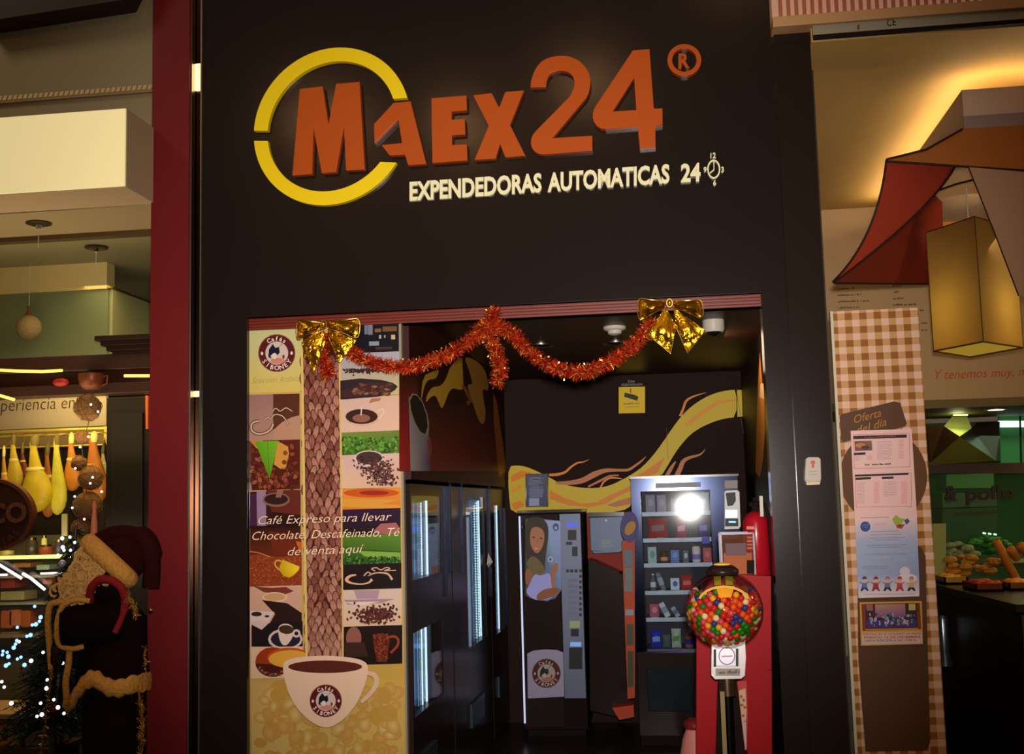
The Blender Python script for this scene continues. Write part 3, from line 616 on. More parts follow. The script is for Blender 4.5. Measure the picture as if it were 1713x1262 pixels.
# ================================================================ LEFT ROW OF VENDING MACHINES (fronts in the plane X0)
M_navy = mat('dark_navy_lining', (12, 14, 26), .4); M_tube_glow = lightmat('white_blue_tube_glow', (200, 235, 255), 3); M_tube_refl = lightmat('dim_blue_tube_reflection', (90, 150, 210), 1.3)
def side_machine(label, u0, u1, wins, strips, bars, kites=()):
    y0 = max(PX(u0, 900, X0).y, .13); y1 = min(PX(u1, 900, X0).y, 3.36); zt = 1.72
    t = thing('vending_machine', (X0 - .4, (y0 + y1) / 2, 0), label, 'vending machine', 'vending machines along the left wall')
    MB().box(X0 - .8, X0 - .09, y0, y1, .03, zt).build('cabinet', M_black2, t, bevel=.006)
    wy = [(max(PX(a, 900, X0).y, y0 + .03), min(PX(b, 900, X0).y, y1 - .02), PX((a + b) / 2, v1, X0).z, PX((a + b) / 2, v0, X0).z) for a, b, v0, v1 in wins]
    m_ = MB(); ya, yb = wy[0][0], wy[0][1]
    m_.box(X0 - .09, X0 - .01, y0, ya, .03, zt); m_.box(X0 - .09, X0 - .01, yb, y1, .03, zt)
    zs = sorted([(a[2], a[3]) for a in wy]); z = .03
    for a, b in zs: m_.box(X0 - .09, X0 - .01, ya, yb, z, a); z = b
    m_.box(X0 - .09, X0 - .01, ya, yb, z, zt); m_.build('door', M_gloss, t)
    for a in wy:
        MB().box(X0 - .088, X0 - .084, a[0], a[1], a[2], a[3]).build('display_back', M_navy, t)
        MB().box(X0 - .02, X0 - .015, a[0], a[1], a[2], a[3]).build('window_pane', M_glass, t)
    for u, v0, v1, dim in strips:
        a, b = PX(u, v0, X0 - .05), PX(u + (v1 - v0) * .02, v1, X0 - .05); yy = min(max(a.y, ya + .01), yb - .01)
        if not dim: MB().tube([(X0 - .05, yy, a.z), (X0 - .05, yy, b.z)], .0055, 8).build('tube_glow', M_tube_glow, t)
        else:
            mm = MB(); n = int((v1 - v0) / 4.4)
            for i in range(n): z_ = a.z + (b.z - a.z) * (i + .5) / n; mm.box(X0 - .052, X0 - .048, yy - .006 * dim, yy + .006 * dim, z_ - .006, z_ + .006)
            mm.build('tube_reflection_strip', M_tube_glow if dim > 1 else M_tube_refl, t)  # reflections of the tube in the glass, built as glowing beads
    for u, v0, v1 in bars:
        a, b = PX(u, v0, X0), PX(u, v1, X0); yy = min(max(a.y, y0 + .01), y1 - .01); MB().box(X0 - .01, X0 + .004, yy - .006, yy + .006, b.z, a.z).build('chrome_bar', mat('dull_chrome', (24, 26, 36), .3, 1), t)
    for u, v in kites:
        c = PX(u, v, X0); s_ = .045
        MB().add([c + Vector((0, 0, s_ * 1.4)), c + Vector((0, s_ * 1.6, -.01)), c + Vector((0, 0, -s_ * .8)), c + Vector((0, -s_ * 1.6, -.01)), c + Vector((.03, 0, 0))],
                 [(0, 1, 4), (1, 2, 4), (2, 3, 4), (3, 0, 4), (0, 3, 2, 1)]).build('lock_cover', mat('pale_lock_cover', (236, 228, 222), .4), t)
    MB().box(X0 - .7, X0 - .1, y0 + .04, y1 - .04, 0, .03).build('plinth', M_black2, t)
    MB().box(X0 - .012, X0 + .004, ya, (ya + yb) / 2 + .1, .28, .42).build('delivery_flap', mat('grey_flap', (50, 62, 74), .3), t)
    return t
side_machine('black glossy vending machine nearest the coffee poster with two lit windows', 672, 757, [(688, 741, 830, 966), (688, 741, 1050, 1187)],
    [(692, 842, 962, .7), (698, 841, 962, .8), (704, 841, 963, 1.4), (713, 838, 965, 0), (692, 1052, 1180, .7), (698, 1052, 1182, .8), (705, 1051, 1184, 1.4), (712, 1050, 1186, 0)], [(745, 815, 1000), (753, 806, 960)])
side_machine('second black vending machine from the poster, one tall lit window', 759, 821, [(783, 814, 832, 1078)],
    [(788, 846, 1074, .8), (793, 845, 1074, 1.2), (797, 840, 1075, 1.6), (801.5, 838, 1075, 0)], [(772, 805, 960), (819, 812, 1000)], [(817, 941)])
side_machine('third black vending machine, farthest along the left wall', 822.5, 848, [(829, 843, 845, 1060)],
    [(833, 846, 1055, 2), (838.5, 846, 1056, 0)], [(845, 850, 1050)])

# ================================================================ COFFEE MACHINE
YC = 2.85
xa_, xb_ = P(871, 1000, YC).x, P(977, 1000, YC).x; zt = P(920, 858, YC).z
cm = thing('coffee_machine', ((xa_ + xb_) / 2, YC + .25, 0), 'narrow black coffee vending machine showing a woman in white, against the back wall', 'coffee machine')
MB().box(xa_, xb_, YC, 3.36, .05, zt).build('cabinet', M_black2, cm, bevel=.006)
MB().box(xa_ + .02, xb_ - .02, YC + .05, 3.3, 0, .05).build('plinth', M_black2, cm)
MB().box(xa_ - .006, xb_ + .006, YC - .02, 3.36, zt, zt + .02).build('top_cover', M_black, cm)
MB().box(xa_, P(939, 1000, YC).x, YC - .02, YC, .07, zt - .01).build('door', M_gloss, cm, bevel=.004)
MB().box(xa_ + .004, xa_ + .016, YC - .03, YC - .02, .1, zt - .02).build('door_edge_strip', lightmat('pale_edge_glow', (190, 200, 235), .75), cm)  # glossy white strip, its sheen put in as glow
MB().box(P(940, 1000, YC).x, xb_ - .005, YC - .025, YC, P(955, 1168, YC).z, zt - .01).build('control_panel', mat('blue_grey_metal', K(78, 84, 104, 1.8), .4, .2), cm, bevel=.003)
pan = S([(879, 870), (898, 868), (938, 872), (939, 985), (930, 1000), (915, 1006), (895, 1004), (880, 997)], YC - .028, .008, 'picture_panel', mat('picture_panel_blue', K(110, 130, 165, 1.5), .3), cm)
p = Print(MY(YC - .029), k=1.7); Q = lambda L: [(860 + x / 3.825, 860 + y / 3.825) for x, y in L]; smQ = lambda L: sm(Q(L), 2)
p.poly(Q([(72,30),(190,40),(215,45),(295,45),(300,490),(260,545),(180,558),(100,540),(72,520)]), [(60, 60, 56), (70, 84, 92), (130, 150, 190), (130, 150, 190), (96, 116, 156), (70, 80, 110), (70, 80, 110), (60, 60, 70), (60, 56, 50)])
p.poly(smQ([(75,45),(110,18),(170,20),(215,60),(222,130),(208,230),(195,330),(205,370),(140,370),(90,330),(72,260)]), (46, 34, 26))
p.poly(smQ([(105,90),(150,80),(190,105),(196,160),(180,220),(150,258),(120,235),(100,180)]), (150, 100, 72)); p.ell(*Q([(125, 150)])[0], 2.4, 1.2, (40, 26, 24)); p.ell(*Q([(172, 158)])[0], 2.4, 1.2, (40, 26, 24)); p.ell(*Q([(142, 222)])[0], 4, 1.3, (200, 120, 110)); p.line(Q([(150, 160), (146, 192)]), .8, (120, 76, 54))
p.poly(smQ([(80,300),(125,260),(190,330),(205,380),(130,390),(85,340)]), (96, 82, 48)); p.poly(smQ([(72,340),(120,370),(130,440),(90,460),(70,440)]), (130, 80, 56))
p.poly(smQ([(130,380),(170,400),(230,370),(240,460),(255,540),(180,556),(110,542),(72,500),(100,450)]), (140, 140, 200)); p.poly(smQ([(235,330),(280,310),(285,350),(262,400),(262,490),(235,470)]), (140, 92, 70)); p.poly(smQ([(150,510),(200,478),(290,470),(298,500),(240,535),(170,556),(140,545)]), (120, 72, 50))
p.ell(*Q([(232, 292)])[0], 4.5, 5, (150, 160, 180)); p.ell(*Q([(232, 292)])[0], 2, 2.4, (40, 60, 110)); p.ell(*Q([(267, 85)])[0], 5, 6.5, (50, 66, 100)); p.ell(*Q([(267, 90)])[0], 2.5, 3, (130, 150, 190)); p.build('woman_print', pan, PAPER)
lb = S([(882, 1094), (892, 1089), (912, 1087), (932, 1088), (942, 1092), (944, 1166), (883, 1169)], YC - .028, .008, 'label_panel', mat('label_white', K(130, 125, 150, 1.7), .35), cm)
p = Print(MY(YC - .029), k=1.5); emblem(p, 914, 1127, 24, .72); p.build('emblem_print', lb, PAPER)
def cmp_(r, name, m_, d=.008): S(rect(*r), YC - .025 - d, d, name, m_, cm)
M_bl = lightmat('blue_display', (70, 90, 230), .8); M_dk = mat('dark_plastic', (22, 20, 24), .4)
cmp_((948, 865, 965, 869), 'status_light', mat('soft_blue', K(90, 120, 170, 1.6), .4)); cmp_((948, 876, 966, 881), 'display', M_bl); cmp_((950, 887, 964, 904), 'coin_slot', M_dk); cmp_((957, 915, 966, 931), 'note_slot', M_dk); cmp_((947, 907, 957, 912), 'card_slot', M_dk)
for i in range(9): cmp_((969, 953 + i * 9.2, 973, 958 + i * 9.2), 'selection_button', M_dk, .005)
for i in range(3): cmp_((947 + i * 7, 953, 952 + i * 7, 958), 'selection_button', M_dk, .005)
for i in range(7): cmp_((950, 969 + i * 9.2, 966, 975 + i * 9.2), 'price_label', mat('price_label_grey', K(96, 100, 124, 1.7), .5), .003)
cmp_((953, 1039, 970, 1051), 'sticker', mat('pale_green_sticker', K(140, 150, 110, 1.7), .5), .003); cmp_((955, 1053, 968, 1065), 'return_cup', M_dk); cmp_((954, 1075, 972, 1082), 'cup_light', lightmat('blue_cup_light', (110, 150, 210), .7)); cmp_((952, 1084, 974, 1120), 'cup_bay', M_dk)
MB().tube([P(876, 880, YC - .04), P(876, 884, YC - .04)], .01, 8).build('lock', M_chrome, cm)

# ---- things by the back wall
t_ = thing('framed_notice', P(898, 848, 3.3), 'dark framed blue grey notice above the coffee machine', 'notice'); S(rect(879, 793, 917, 849, -.01), 3.36, .02, 'frame', M_black, t_)
p = Print(MY(3.359), k=2); p.rect(881, 796, 915, 847, (62, 68, 86), (50, 56, 80)); 
for i in range(13): p.rect(883 + Rr.uniform(0, 6), 799 + i * 2.3, 900 + Rr.uniform(0, 12), 800.2 + i * 2.3, (96, 104, 130))
p.rect(886, 818, 908, 833, (84, 92, 120)); p.rect(885, 834, 902, 847, (120, 128, 160)); p.build('notice_print', t_, PAPER)
t_ = thing('paper_dispenser', P(1015, 925, 3.3), 'blue grey metal wall box with a small white label, left of the snack machine', 'dispenser')
S([(986, 866), (1042, 864), (1044, 921), (1036, 925), (994, 927), (988, 922)], 3.2, .15, 'housing', mat('blue_grey_box', K(62, 72, 92, 2), .4, .2), t_, bevel=.004); S(rect(982, 858, 1044, 865, -.02), 3.18, .18, 'lid', M_black, t_)
p = Print(MY(3.199), k=1.8); p.ell(1014, 871, 2, 2, (170, 175, 180)); p.rect(1006, 904, 1022, 911, (120, 124, 130)); p.scrib((1004, 916), (1025, 915), 3, (130, 130, 134)); p.build('label_print', t_, PAPER)
zz = P(1000, 945, 3.37).z
struct(MB().box(P(974, 900, 3.37).x, P(1070, 900, 3.37).x, 3.368, 3.384, .9, P(1000, 858, 3.37).z).build('wall_red_panel', mat('dull_red_panel', K(110, 34, 26, 2.2), .6)))
t_ = S([(984, 936), (1000, 942), (1048, 965), (1052, 975), (1056, 1205), (987, 1190)], 3.0, .3, 'black_cabinet', M_gloss, None, bevel=.004); tag(t_, 'low black cabinet with sloping top between coffee machine and snack machine', 'cabinet')
t_ = thing('leaflet_stand', P(1052, 1165, 2.5), 'tall narrow orange stand with leaflets squeezed beside the snack machine', 'stand')
S([(1040, 905), (1062, 903), (1062, 1168), (1050, 1170)], 2.48, .04, 'board', mat('orange_board', K(150, 52, 20, 1.6), .5), t_); S([(1024, 1185), (1060, 1180), (1061, 1200), (1036, 1205)], 2.42, .16, 'foot', mat('orange_board', K(150, 52, 20, 1.6), .5), t_)
S(ellp(1053, 882, 15, 26, 20), 2.46, .03, 'header_disc', mat('purple_disc', K(58, 48, 96, 1.8), .5), t_); S(ellp(1054, 884, 8, 13, 14, rot=.5), 2.45, .008, 'header_figure', mat('ochre_shape', K(150, 110, 40, 1.5), .5), t_)
for a, b, c, d, cc in ((1044, 920, 1060, 948, (80, 92, 100)), (1045, 950, 1060, 990, (92, 98, 96)), (1046, 1020, 1062, 1030, (120, 120, 130)), (1048, 1045, 1062, 1080, (60, 56, 40)), (1050, 1090, 1062, 1150, (50, 52, 30))):
    S(rect(a, b, c - 2, d), 2.468, .01, 'leaflet', mat('leaflet_%d' % b, K(*cc, 1.7), .5), t_)

# ================================================================ SNACK MACHINE
YS = 2.6
sa, sb = P(1062, 1000, YS).x, P(1243, 1000, YS).x; zt = P(1150, 799, YS).z
sn = thing('snack_machine', ((sa + sb) / 2, YS + .35, 0), 'tall dark snack vending machine with lit shelves of products and white coin panel', 'vending machine')
M_frame = mat('blue_grey_front', K(50, 56, 78, .32), .136, 1)
wx0, wx1 = P(1078, 1000, YS).x, P(1190, 870, YS).x; wz1 = P(1135, 821, YS).z; wz0 = P(1135, 1090, YS).z
m_ = MB(); m_.box(sa, wx0, YS, YS + .04, .06, zt); m_.box(wx1, sb, YS, YS + .04, .06, zt); m_.box(wx0, wx1, YS, YS + .04, wz1, zt); m_.box(wx0, wx1, YS, YS + .04, .06, wz0)
m_.build('door_frame', M_frame, sn)
MB().box(sa, sb, YS - .012, YS, .06, wz0 - .006).build('lower_door', M_gloss, sn, bevel=.003)
MB().box(P(1085, 1200, YS).x, P(1160, 1200, YS).x, YS - .025, YS - .012, .22, .5).build('delivery_flap', mat('blue_black_flap', (24, 34, 44), .3, spec=.05), sn, bevel=.004)
m_ = MB(); m_.box(sa, sa + .02, YS + .04, 3.33, .06, zt); m_.box(sb - .02, sb, YS + .04, 3.33, .06, zt); m_.box(sa, sb, YS + .04, 3.33, zt - .02, zt); m_.box(sa, sb, 3.1, 3.33, .06, zt); m_.box(sa, sb, YS + .04, 3.33, .06, wz0 - .02)
m_.build('cabinet', M_black2, sn); MB().box(wx0, wx1, 3.0, 3.02, wz0, wz1).build('display_back', mat('navy_back', (26, 34, 62), .5), sn)
MB().box(wx1 + .01, wx1 + .02, YS + .045, 3.0, wz0, wz1).build('inner_side', mat('navy_back'  , (0,0,0)), sn)
MB().box(sa + .01, sb - .01, YS, 3.3, 0, .06).build('plinth', M_black2, sn); MB().box(sa - .006, sb + .008, YS - .01, 3.33, zt, zt + .015).build('top_edge', M_black, sn)
_w = lambda x, z: -.0123 * (x - (wx0 + wx1) / 2) + .012 * (z - wz1)
_q = [Vector((x, YS + .014 + _w(x, z), z)) for x, z in ((wx0, wz0), (wx1, wz0), (wx1, wz1), (wx0, wz1))]
MB().hexa(_q, [v + Vector((0, .004, 0)) for v in _q]).build('window_pane', glassmat('shop_window_glass', (.95, .97, 1), .10, .03), sn)
shy = [857, 901, 943, 989, 1034, 1086]
M_shelf = mat('pale_shelf_edge', K(165, 185, 200, 1.5), .3)
for v in shy:
    c = P(1135, v, YS + .06).z; MB().box(wx0 + .004, wx1 - .004, YS + .06, 3.0, c - .012, c).build('shelf', mat('shelf_steel', (70, 76, 90), .4, .5), sn)
    MB().box(wx0 + .004, wx1 - .004, YS + .05, YS + .06, c - .024, c + (.004 if v != 1086 else -.012)).build('shelf_edge', M_shelf, sn)
for v, us in ((901, (1099, 1136)), (943, (1087,)), (989, (1102, 1132)), (1034, (1090,))):
    for u in us: S(rect(u, v - 1, u + 11, v + 6), YS + .045, .004, 'price_tag', mat('price_tag', K(170, 190, 195, 1.6), .4), sn)
S(rect(1174, 898, 1187, 910), YS + .045, .004, 'price_tag', mat('blue_tag', K(60, 60, 170, 1.6), .4), sn)
def sn_(L, name, m_, d=.012, y=0): return S(L, YS - y - d, d, name, m_, sn, bevel=.0015)
sn_(rect(1097, 809, 1172, 817, -.03), 'brand_strip', mat('dark_strip', K(36, 36, 60, 1), .3), .004); sn_(rect(1212, 804, 1234, 818, -.02), 'sticker', mat('cream_sticker', K(140, 132, 128, 1.7), .5), .003)
sn_([(1212, 823), (1215, 821), (1233, 820), (1237, 823), (1239, 881), (1236, 885), (1212, 886)], 'coin_panel', mat('white_panel', K(205, 205, 215, 1.6), .35), .014)
sn_([(1214, 825), (1230, 824), (1231, 838), (1226, 846), (1217, 847)], 'coin_window', M_dk, .004, .014); sn_(rect(1213, 853, 1234, 867), 'return_lid', M_chrome, .02, .014); sn_(rect(1213, 868, 1235, 881), 'note_slot', M_dk, .006, .014); sn_(rect(1219, 872, 1231, 875), 'arrow_light', lightmat('slot_light', (150, 210, 240), 1), .003, .02)
# products
YPd = YS + .12
def prod(kind, u0, v0, u1, v1, c, label, cat, c2=None, lean=0):
    uc = (u0 + u1) / 2; b = P(uc, v1, YPd); b.z = min((P(1135, q, YS + .06).z for q in shy), key=lambda z: abs(z - b.z)) + .002; w_ = (P(u1, v1, YPd) - P(u0, v1, YPd)).x; h = (P(uc, v0, YPd) - b).z; m1 = mat('prod_%d_%d' % (u0, v0), K(*c, 1.7), .35)
    m2 = mat('prod2_%d_%d' % (u0, v0), K(*(c2 or (200, 200, 210)), 1.7), .35)
    t = thing(kind if kind != 'pack' else 'snack_box', b, label, cat, 'products on the snack machine shelves'); mb = MB(); z0 = b.z
    if kind == 'snack_bag':
        nx, nz = 7, 8; fr = []; bk = []
        for i in range(nz + 1):
            for j in range(nx + 1):
                s_, q = j / nx, i / nz; th = .028 * (math.sin(PI * s_) ** .6) * (math.sin(PI * q) ** .5) + .001; x = b.x + (s_ - .5) * w_ * (1 - .05 * math.sin(PI * q)) + lean * q * h; z = z0 + q * h + .003 * math.sin(20 * s_) * (q > .9)
                fr.append(Vector((x, b.y - th, z))); bk.append(Vector((x, b.y + th, z)))
        n = len(fr); fs = []
        for i in range(nz):
            for j in range(nx): k = i * (nx + 1) + j; fs.append((k, k + 1, k + nx + 2, k + nx + 1)); fs.append((n + k + nx + 1, n + k + nx + 2, n + k + 1, n + k))
        mb.add(fr + bk, fs); mb.build('bag', m1, t, smooth=True); MB().add([Vector((b.x + (s1 - .5) * w_ * .66 + lean * q1 * h, b.y - .031, z0 + q1 * h)) for s1, q1 in ((0, .35), (1, .38), (1, .66), (0, .62))], [(0, 1, 2, 3)]).build('printed_band', m2, t)
    elif kind in ('bottle', 'drink_can'):
        r = w_ / 2; pf = [(r * .9, 0), (r, h * .05), (r, h * .62), (r * .8, h * .72), (r * .4, h * .84), (r * .38, h * .92)] if kind == 'bottle' else [(r * .85, 0), (r, h * .06), (r, h * .88), (r * .85, h * .96), (r * .82, h)]
        mb.lathe(pf, b, 16).build('body', m1, t, smooth=True)
        if kind == 'bottle': MB().lathe([(r * .44, h * .9), (r * .44, h)], b, 12).build('cap', m2, t)
        MB().lathe([(r * 1.02, h * .2), (r * 1.02, h * .5)], b, 16).build('label_band', m2, t)
    elif kind == 'snack_bar':
        d = Vector((lean, 0, 1)).normalized(); s_ = Vector((1, 0, -lean)).normalized() * w_ * .3; q = [b - s_, b + s_, b + s_ + d * h, b - s_ + d * h]
        mb.hexa([x + Vector((0, -.008, 0)) for x in q], [x + Vector((0, .008, 0)) for x in q]).build('wrapper', m1, t, bevel=.003)
        q = [b - s_ + d * h * .3, b + s_ + d * h * .3, b + s_ + d * h * .7, b - s_ + d * h * .7]; MB().hexa([x + Vector((0, -.0095, 0)) for x in q], [x + Vector((0, -.008, 0)) for x in q]).build('printed_band', m2, t)
    else:
        mb.box(b.x - w_ / 2, b.x + w_ / 2, b.y - .02, b.y + .03, z0, z0 + h).build('carton', m1, t, bevel=.003); S(ellp(uc, (v0 + v1) / 2, (u1 - u0) * .27, (v1 - v0) * .24, 12), YPd - .022, .002, 'printed_badge', m2, t)
g1, g2 = (92, 92, 110), (120, 120, 140)
PR = [('pack', 1080, 828, 1097, 855, g1, 'left dusty grey carton on the top shelf of the snack machine', 'box', g2), ('pack', 1099, 828, 1115, 855, (100, 98, 112), 'right one of the grey cartons on the top shelf of the snack machine', 'box', g2),
 ('pack', 1122, 834, 1140, 855, (60, 56, 96), 'purple carton on the top shelf of the snack machine', 'box', (110, 90, 130)), ('snack_bag', 1153, 824, 1187, 854, (170, 190, 205), 'wide white bag on the top shelf of the snack machine', 'snack', (200, 215, 220)),
 ('snack_bag', 1085, 867, 1117, 898, (150, 42, 44), 'large red bag on the second shelf of the snack machine', 'snack', (90, 30, 34)), ('snack_bag', 1131, 869, 1149, 898, (150, 50, 80), 'crimson bag in the middle of the second shelf', 'snack', (190, 120, 150)), ('snack_bag', 1168, 868, 1186, 898, (48, 34, 110), 'dark violet bag at the right of the second shelf', 'snack', (60, 60, 170)),
 ('pack', 1084, 915, 1099, 941, (130, 165, 160), 'pale green carton at the left of the third shelf', 'box', (90, 120, 120)), ('drink_can', 1105, 922, 1118, 941, (80, 36, 30), 'brown tub on the third shelf of the snack machine', 'tub', (200, 150, 100)), ('pack', 1122, 920, 1137, 939, (40, 90, 165), 'square light blue carton on the third shelf', 'box', (70, 130, 190)),
 ('pack', 1142, 920, 1153, 940, (30, 34, 46), 'small black carton on the third shelf', 'box', (150, 175, 190)), ('drink_can', 1158, 914, 1173, 941, (200, 200, 230), 'glossy white can on the third shelf of the snack machine', 'can', (130, 120, 190)), ('pack', 1176, 916, 1191, 940, (160, 40, 44), 'red carton at the right end of the third shelf', 'box', (190, 80, 80)),
 ('bottle', 1088, 960, 1098, 988, (70, 90, 110), 'small bottle with white cap on the fourth shelf', 'bottle', (190, 200, 205)), ('snack_bar', 1104, 956, 1118, 986, (60, 80, 100), 'thin grey blue bar leaning on the fourth shelf', 'snack', (120, 140, 150), -.35), ('pack', 1122, 967, 1137, 987, (170, 190, 205), 'white carton with blue disc on the fourth shelf', 'box', (30, 50, 150)), ('snack_bag', 1140, 963, 1159, 987, (160, 40, 40), 'round red bag on the fourth shelf', 'snack', (190, 70, 70)),
 ('pack', 1087, 1010, 1103, 1032, (150, 40, 70), 'pink red carton at the left of the fifth shelf', 'box', (190, 110, 140)), ('snack_bar', 1110, 1006, 1126, 1032, (170, 185, 195), 'long white bar leaning on the fifth shelf', 'snack', (110, 130, 150), -.5), ('snack_bar', 1128, 1013, 1142, 1032, (130, 150, 160), 'short white bar leaning on the fifth shelf', 'snack', (60, 80, 110), -.6),
 ('snack_bag', 1089, 1054, 1108, 1085, (30, 50, 160), 'deep blue bag at the left of the bottom shelf', 'snack', (90, 140, 210)), ('snack_bag', 1109, 1062, 1122, 1085, (80, 96, 100), 'small grey bag on the bottom shelf', 'snack', (50, 60, 60)), ('snack_bag', 1124, 1052, 1140, 1084, (160, 180, 165), 'white bag with green print on the bottom shelf', 'snack', (60, 130, 40)), ('bottle', 1146, 1054, 1161, 1085, (120, 80, 66), 'brown bottle with violet label on the bottom shelf', 'bottle', (50, 34, 130))]
for a in PR: prod(*a)

# ================================================================ FIRE EXTINGUISHER
YE = .32
c = P(1269, 965, YE); r = (P(1291, 965, YE) - P(1247, 965, YE)).x / 2; c.x = P(1268.5, 965, YE).x; h = P(1269, 858, YE).z - c.z
t_ = thing('fire_extinguisher', c, 'red fire extinguisher on the right wall just inside the opening', 'fire extinguisher')
M_exr = mat('extinguisher_red', (176, 22, 36), .25, coat=.4)
MB().lathe([(r * .9, 0), (r, h * .03), (r, h * .84), (r * .9, h * .92), (r * .6, h * .985), (r * .32, h * 1.02)], c, 28).build('cylinder', M_exr, t_, smooth=True)
MB().lathe([(r * .3, h * 1.0), (r * .3, h * 1.1), (r * .5, h * 1.1), (r * .5, h * 1.16), (r * .2, h * 1.18)], c, 16).build('valve', M_black2, t_)
MB().box(c.x - .012, c.x + .012, c.y - .11, c.y + .01, c.z + h * 1.2, c.z + h * 1.235).box(c.x - .012, c.x + .012, c.y - .09, c.y + .01, c.z + h * 1.12, c.z + h * 1.15).box(c.x - .01, c.x + .01, c.y - .01, c.y + .01, c.z + h * 1.12, c.z + h * 1.22).build('handle', M_black2, t_)
MB().tube([c + Vector((r * .4, -.02, h * 1.1)), c + Vector((r * .7, -.05, h * 1.15)), c + Vector((r * .95, -.06, h * .9)), c + Vector((r * 1.0, -.05, h * .5))], .009, 8).build('hose', M_black2, t_, smooth=True)
MB().box(c.x + r * .3, c.x + r * .55, c.y - r - .004, c.y - r + .01, c.z + h * .94, c.z + h * 1.26).build('inspection_tag', M_wax, t_)
S(rect(1249, 881, 1262, 886), YE - r, .004, 'label_band', mat('label_pink', (206, 110, 100), .4), t_)
for i in range(5): S(rect(1250, 892 + i * 6, 1261, 895 + i * 6), YE - r, .004, 'label_line', mat('label_pink', (0, 0, 0)), t_)
MB().lathe([(r * .98, -.03), (r * .98, 0)], c, 24).build('foot_ring', M_black2, t_)

# ================================================================ RED DISPENSER STAND WITH CLEAR CASE
YR = .02
x0, x1 = P(1166, 1200, YR).x, P(1292, 1200, YR).x
rs = thing('toy_dispenser', ((x0 + x1) / 2, YR + .16, 0), 'red dispenser stand with clear plastic case on top, behind the gumball machine', 'dispenser')
M_rs = mat('bright_red_panel', (160, 16, 24), .45, spec=.1)
YR2 = YR + .02
S([[(1165, 1062), (1176, 990), (1195, 965), (1244, 962), (1290, 964), (1291, 1120), (1293, 1640), (1163, 1640)], [(1186, 1640), (1201, 1128), (1234, 1128), (1250, 1258), (1290, 1640)]], YR, .06, 'front_panel', M_rs, rs, bevel=.002)
S([(1184, 1640), (1199, 1126), (1237, 1126), (1292, 1640)], YR + .05, .14, 'inner_column', M_black2, rs)
MB().box(x0 + .02, x1 - .02, YR + .06, YR + .2, .02, P(1200, 1000, YR).z).build('body', mat('dark_red_body', (110, 14, 20), .5), rs)
fl = S([(1233, 1140), (1249, 1140), (1251, 1200), (1249, 1255), (1246, 1256)], YR - .004, .003, 'floral_strip', mat('strip_pink', (190, 60, 56), .5), rs)
p = Print(MY(YR - .005)); p.poly([(1236, 1156), (1247, 1152), (1249, 1190), (1248, 1206), (1241, 1208)], (206, 170, 140)); p.poly([(1241, 1208), (1248, 1208), (1249, 1254), (1247, 1255)], (196, 170, 172))
for x, y in ((1240, 1166), (1244, 1172), (1241, 1180), (1246, 1184), (1243, 1198)): p.ell(x, y, 3, 2.2, (170, 84, 40), Rr.uniform(0, 3), 8)
p.build('floral_print', fl, PAPER)
bx0, bx1 = P(1207, 930, .12).x, P(1262, 930, .12).x; bz0, bz1 = P(1235, 962, .12).z, P(1235, 893, .12).z
MB().box(bx0 + .01, bx1 - .01, .14, .26, bz0, bz1 - .09).build('amber_contents', mat('amber_card', (190, 104, 62), .5), rs); MB().box(bx0 + .02, bx1 - .035, .13, .14, bz1 - .1, bz1 - .045).build('grey_card', mat('grey_card', (100, 92, 120), .5), rs)
MB().box(bx0, bx1, .12, .28, bz0, bz1).build('clear_case', glassmat('case_glass', (.95, .9, .85), .06, dens=((190, 120, 80), .12)), rs)
fr_ = MB()
for x in (bx0, bx1):
    for y in (.12, .28): fr_.box(x - .004, x + .004, y - .004, y + .004, bz0, bz1)
fr_.box(bx0, bx1, .116, .124, bz1 - .004, bz1 + .004); fr_.box(bx0, bx1, .276, .284, bz1 - .004, bz1 + .004); fr_.build('case_frame', mat('pale_case_edge', (150, 140, 160), .25), rs)
S(rect(1250, 938, 1262, 960), .1, .03, 'lock_box', M_black2, rs); S(rect(1205, 962, 1262, 970), .1, .2, 'case_base', M_rs, rs)

# candy bottle beside the stand
c = P(1153, 1300, -.02); c.x = P(1147, 1240, .46).x; c.y = .46; t_ = thing('candy_bottle', (c.x, c.y, 0), 'pink plastic bottle with rounded red brown cap left of the red dispenser', 'bottle')
zc = P(1165, 1219, .46).z; 
MB().lathe([(.09, 0), (.095, zc - .35), (.085, zc - .15), (.065, zc - .05), (.045, zc)], (c.x + .05, c.y, 0), 24).build('bottle_body', mat('pink_plastic', (214, 136, 128), .35), t_, smooth=True)
MB().lathe([(.052, zc), (.058, zc + .01), (.054, zc + .03), (.035, zc + .045), (.01, zc + .048)], (c.x + .05, c.y, 0), 20).build('cap', mat('red_brown_cap', (120, 34, 26), .4), t_, smooth=True)

# ================================================================ GUMBALL MACHINE
YG = -.35
gc = P(1211, 1021, YG); gr = (P(1277, 1022, YG) - P(1145, 1022, YG)).x / 2
gm = thing('gumball_machine', (gc.x, YG, 0), 'gumball machine with round glass globe on a chrome head and pole, in the doorway', 'gumball machine')
MB().ball(gc, gr, 40, 24).build('globe', glassmat('globe_glass', (.96, .95, .93), .03, .03), gm, smooth=True)
zt = gc.z + gr
MB().lathe([(gr * .36, -.022), (gr * .42, -.012), (gr * .42, .004), (gr * .3, .02), (gr * .18, .026)], (gc.x, YG, zt), 28).build('lid', mat('dark_brown_lid', (40, 26, 24), .3), gm, smooth=True)
MB().lathe([(gr * .22, .0255), (gr * .2, .034), (gr * .08, .038)], (gc.x, YG, zt - .004), 24).build('lid_knob', mat('amber_knob', (230, 175, 70), .3, emis=(230, 160, 60), es=.25), gm, smooth=True)
rc = gr * 1.004
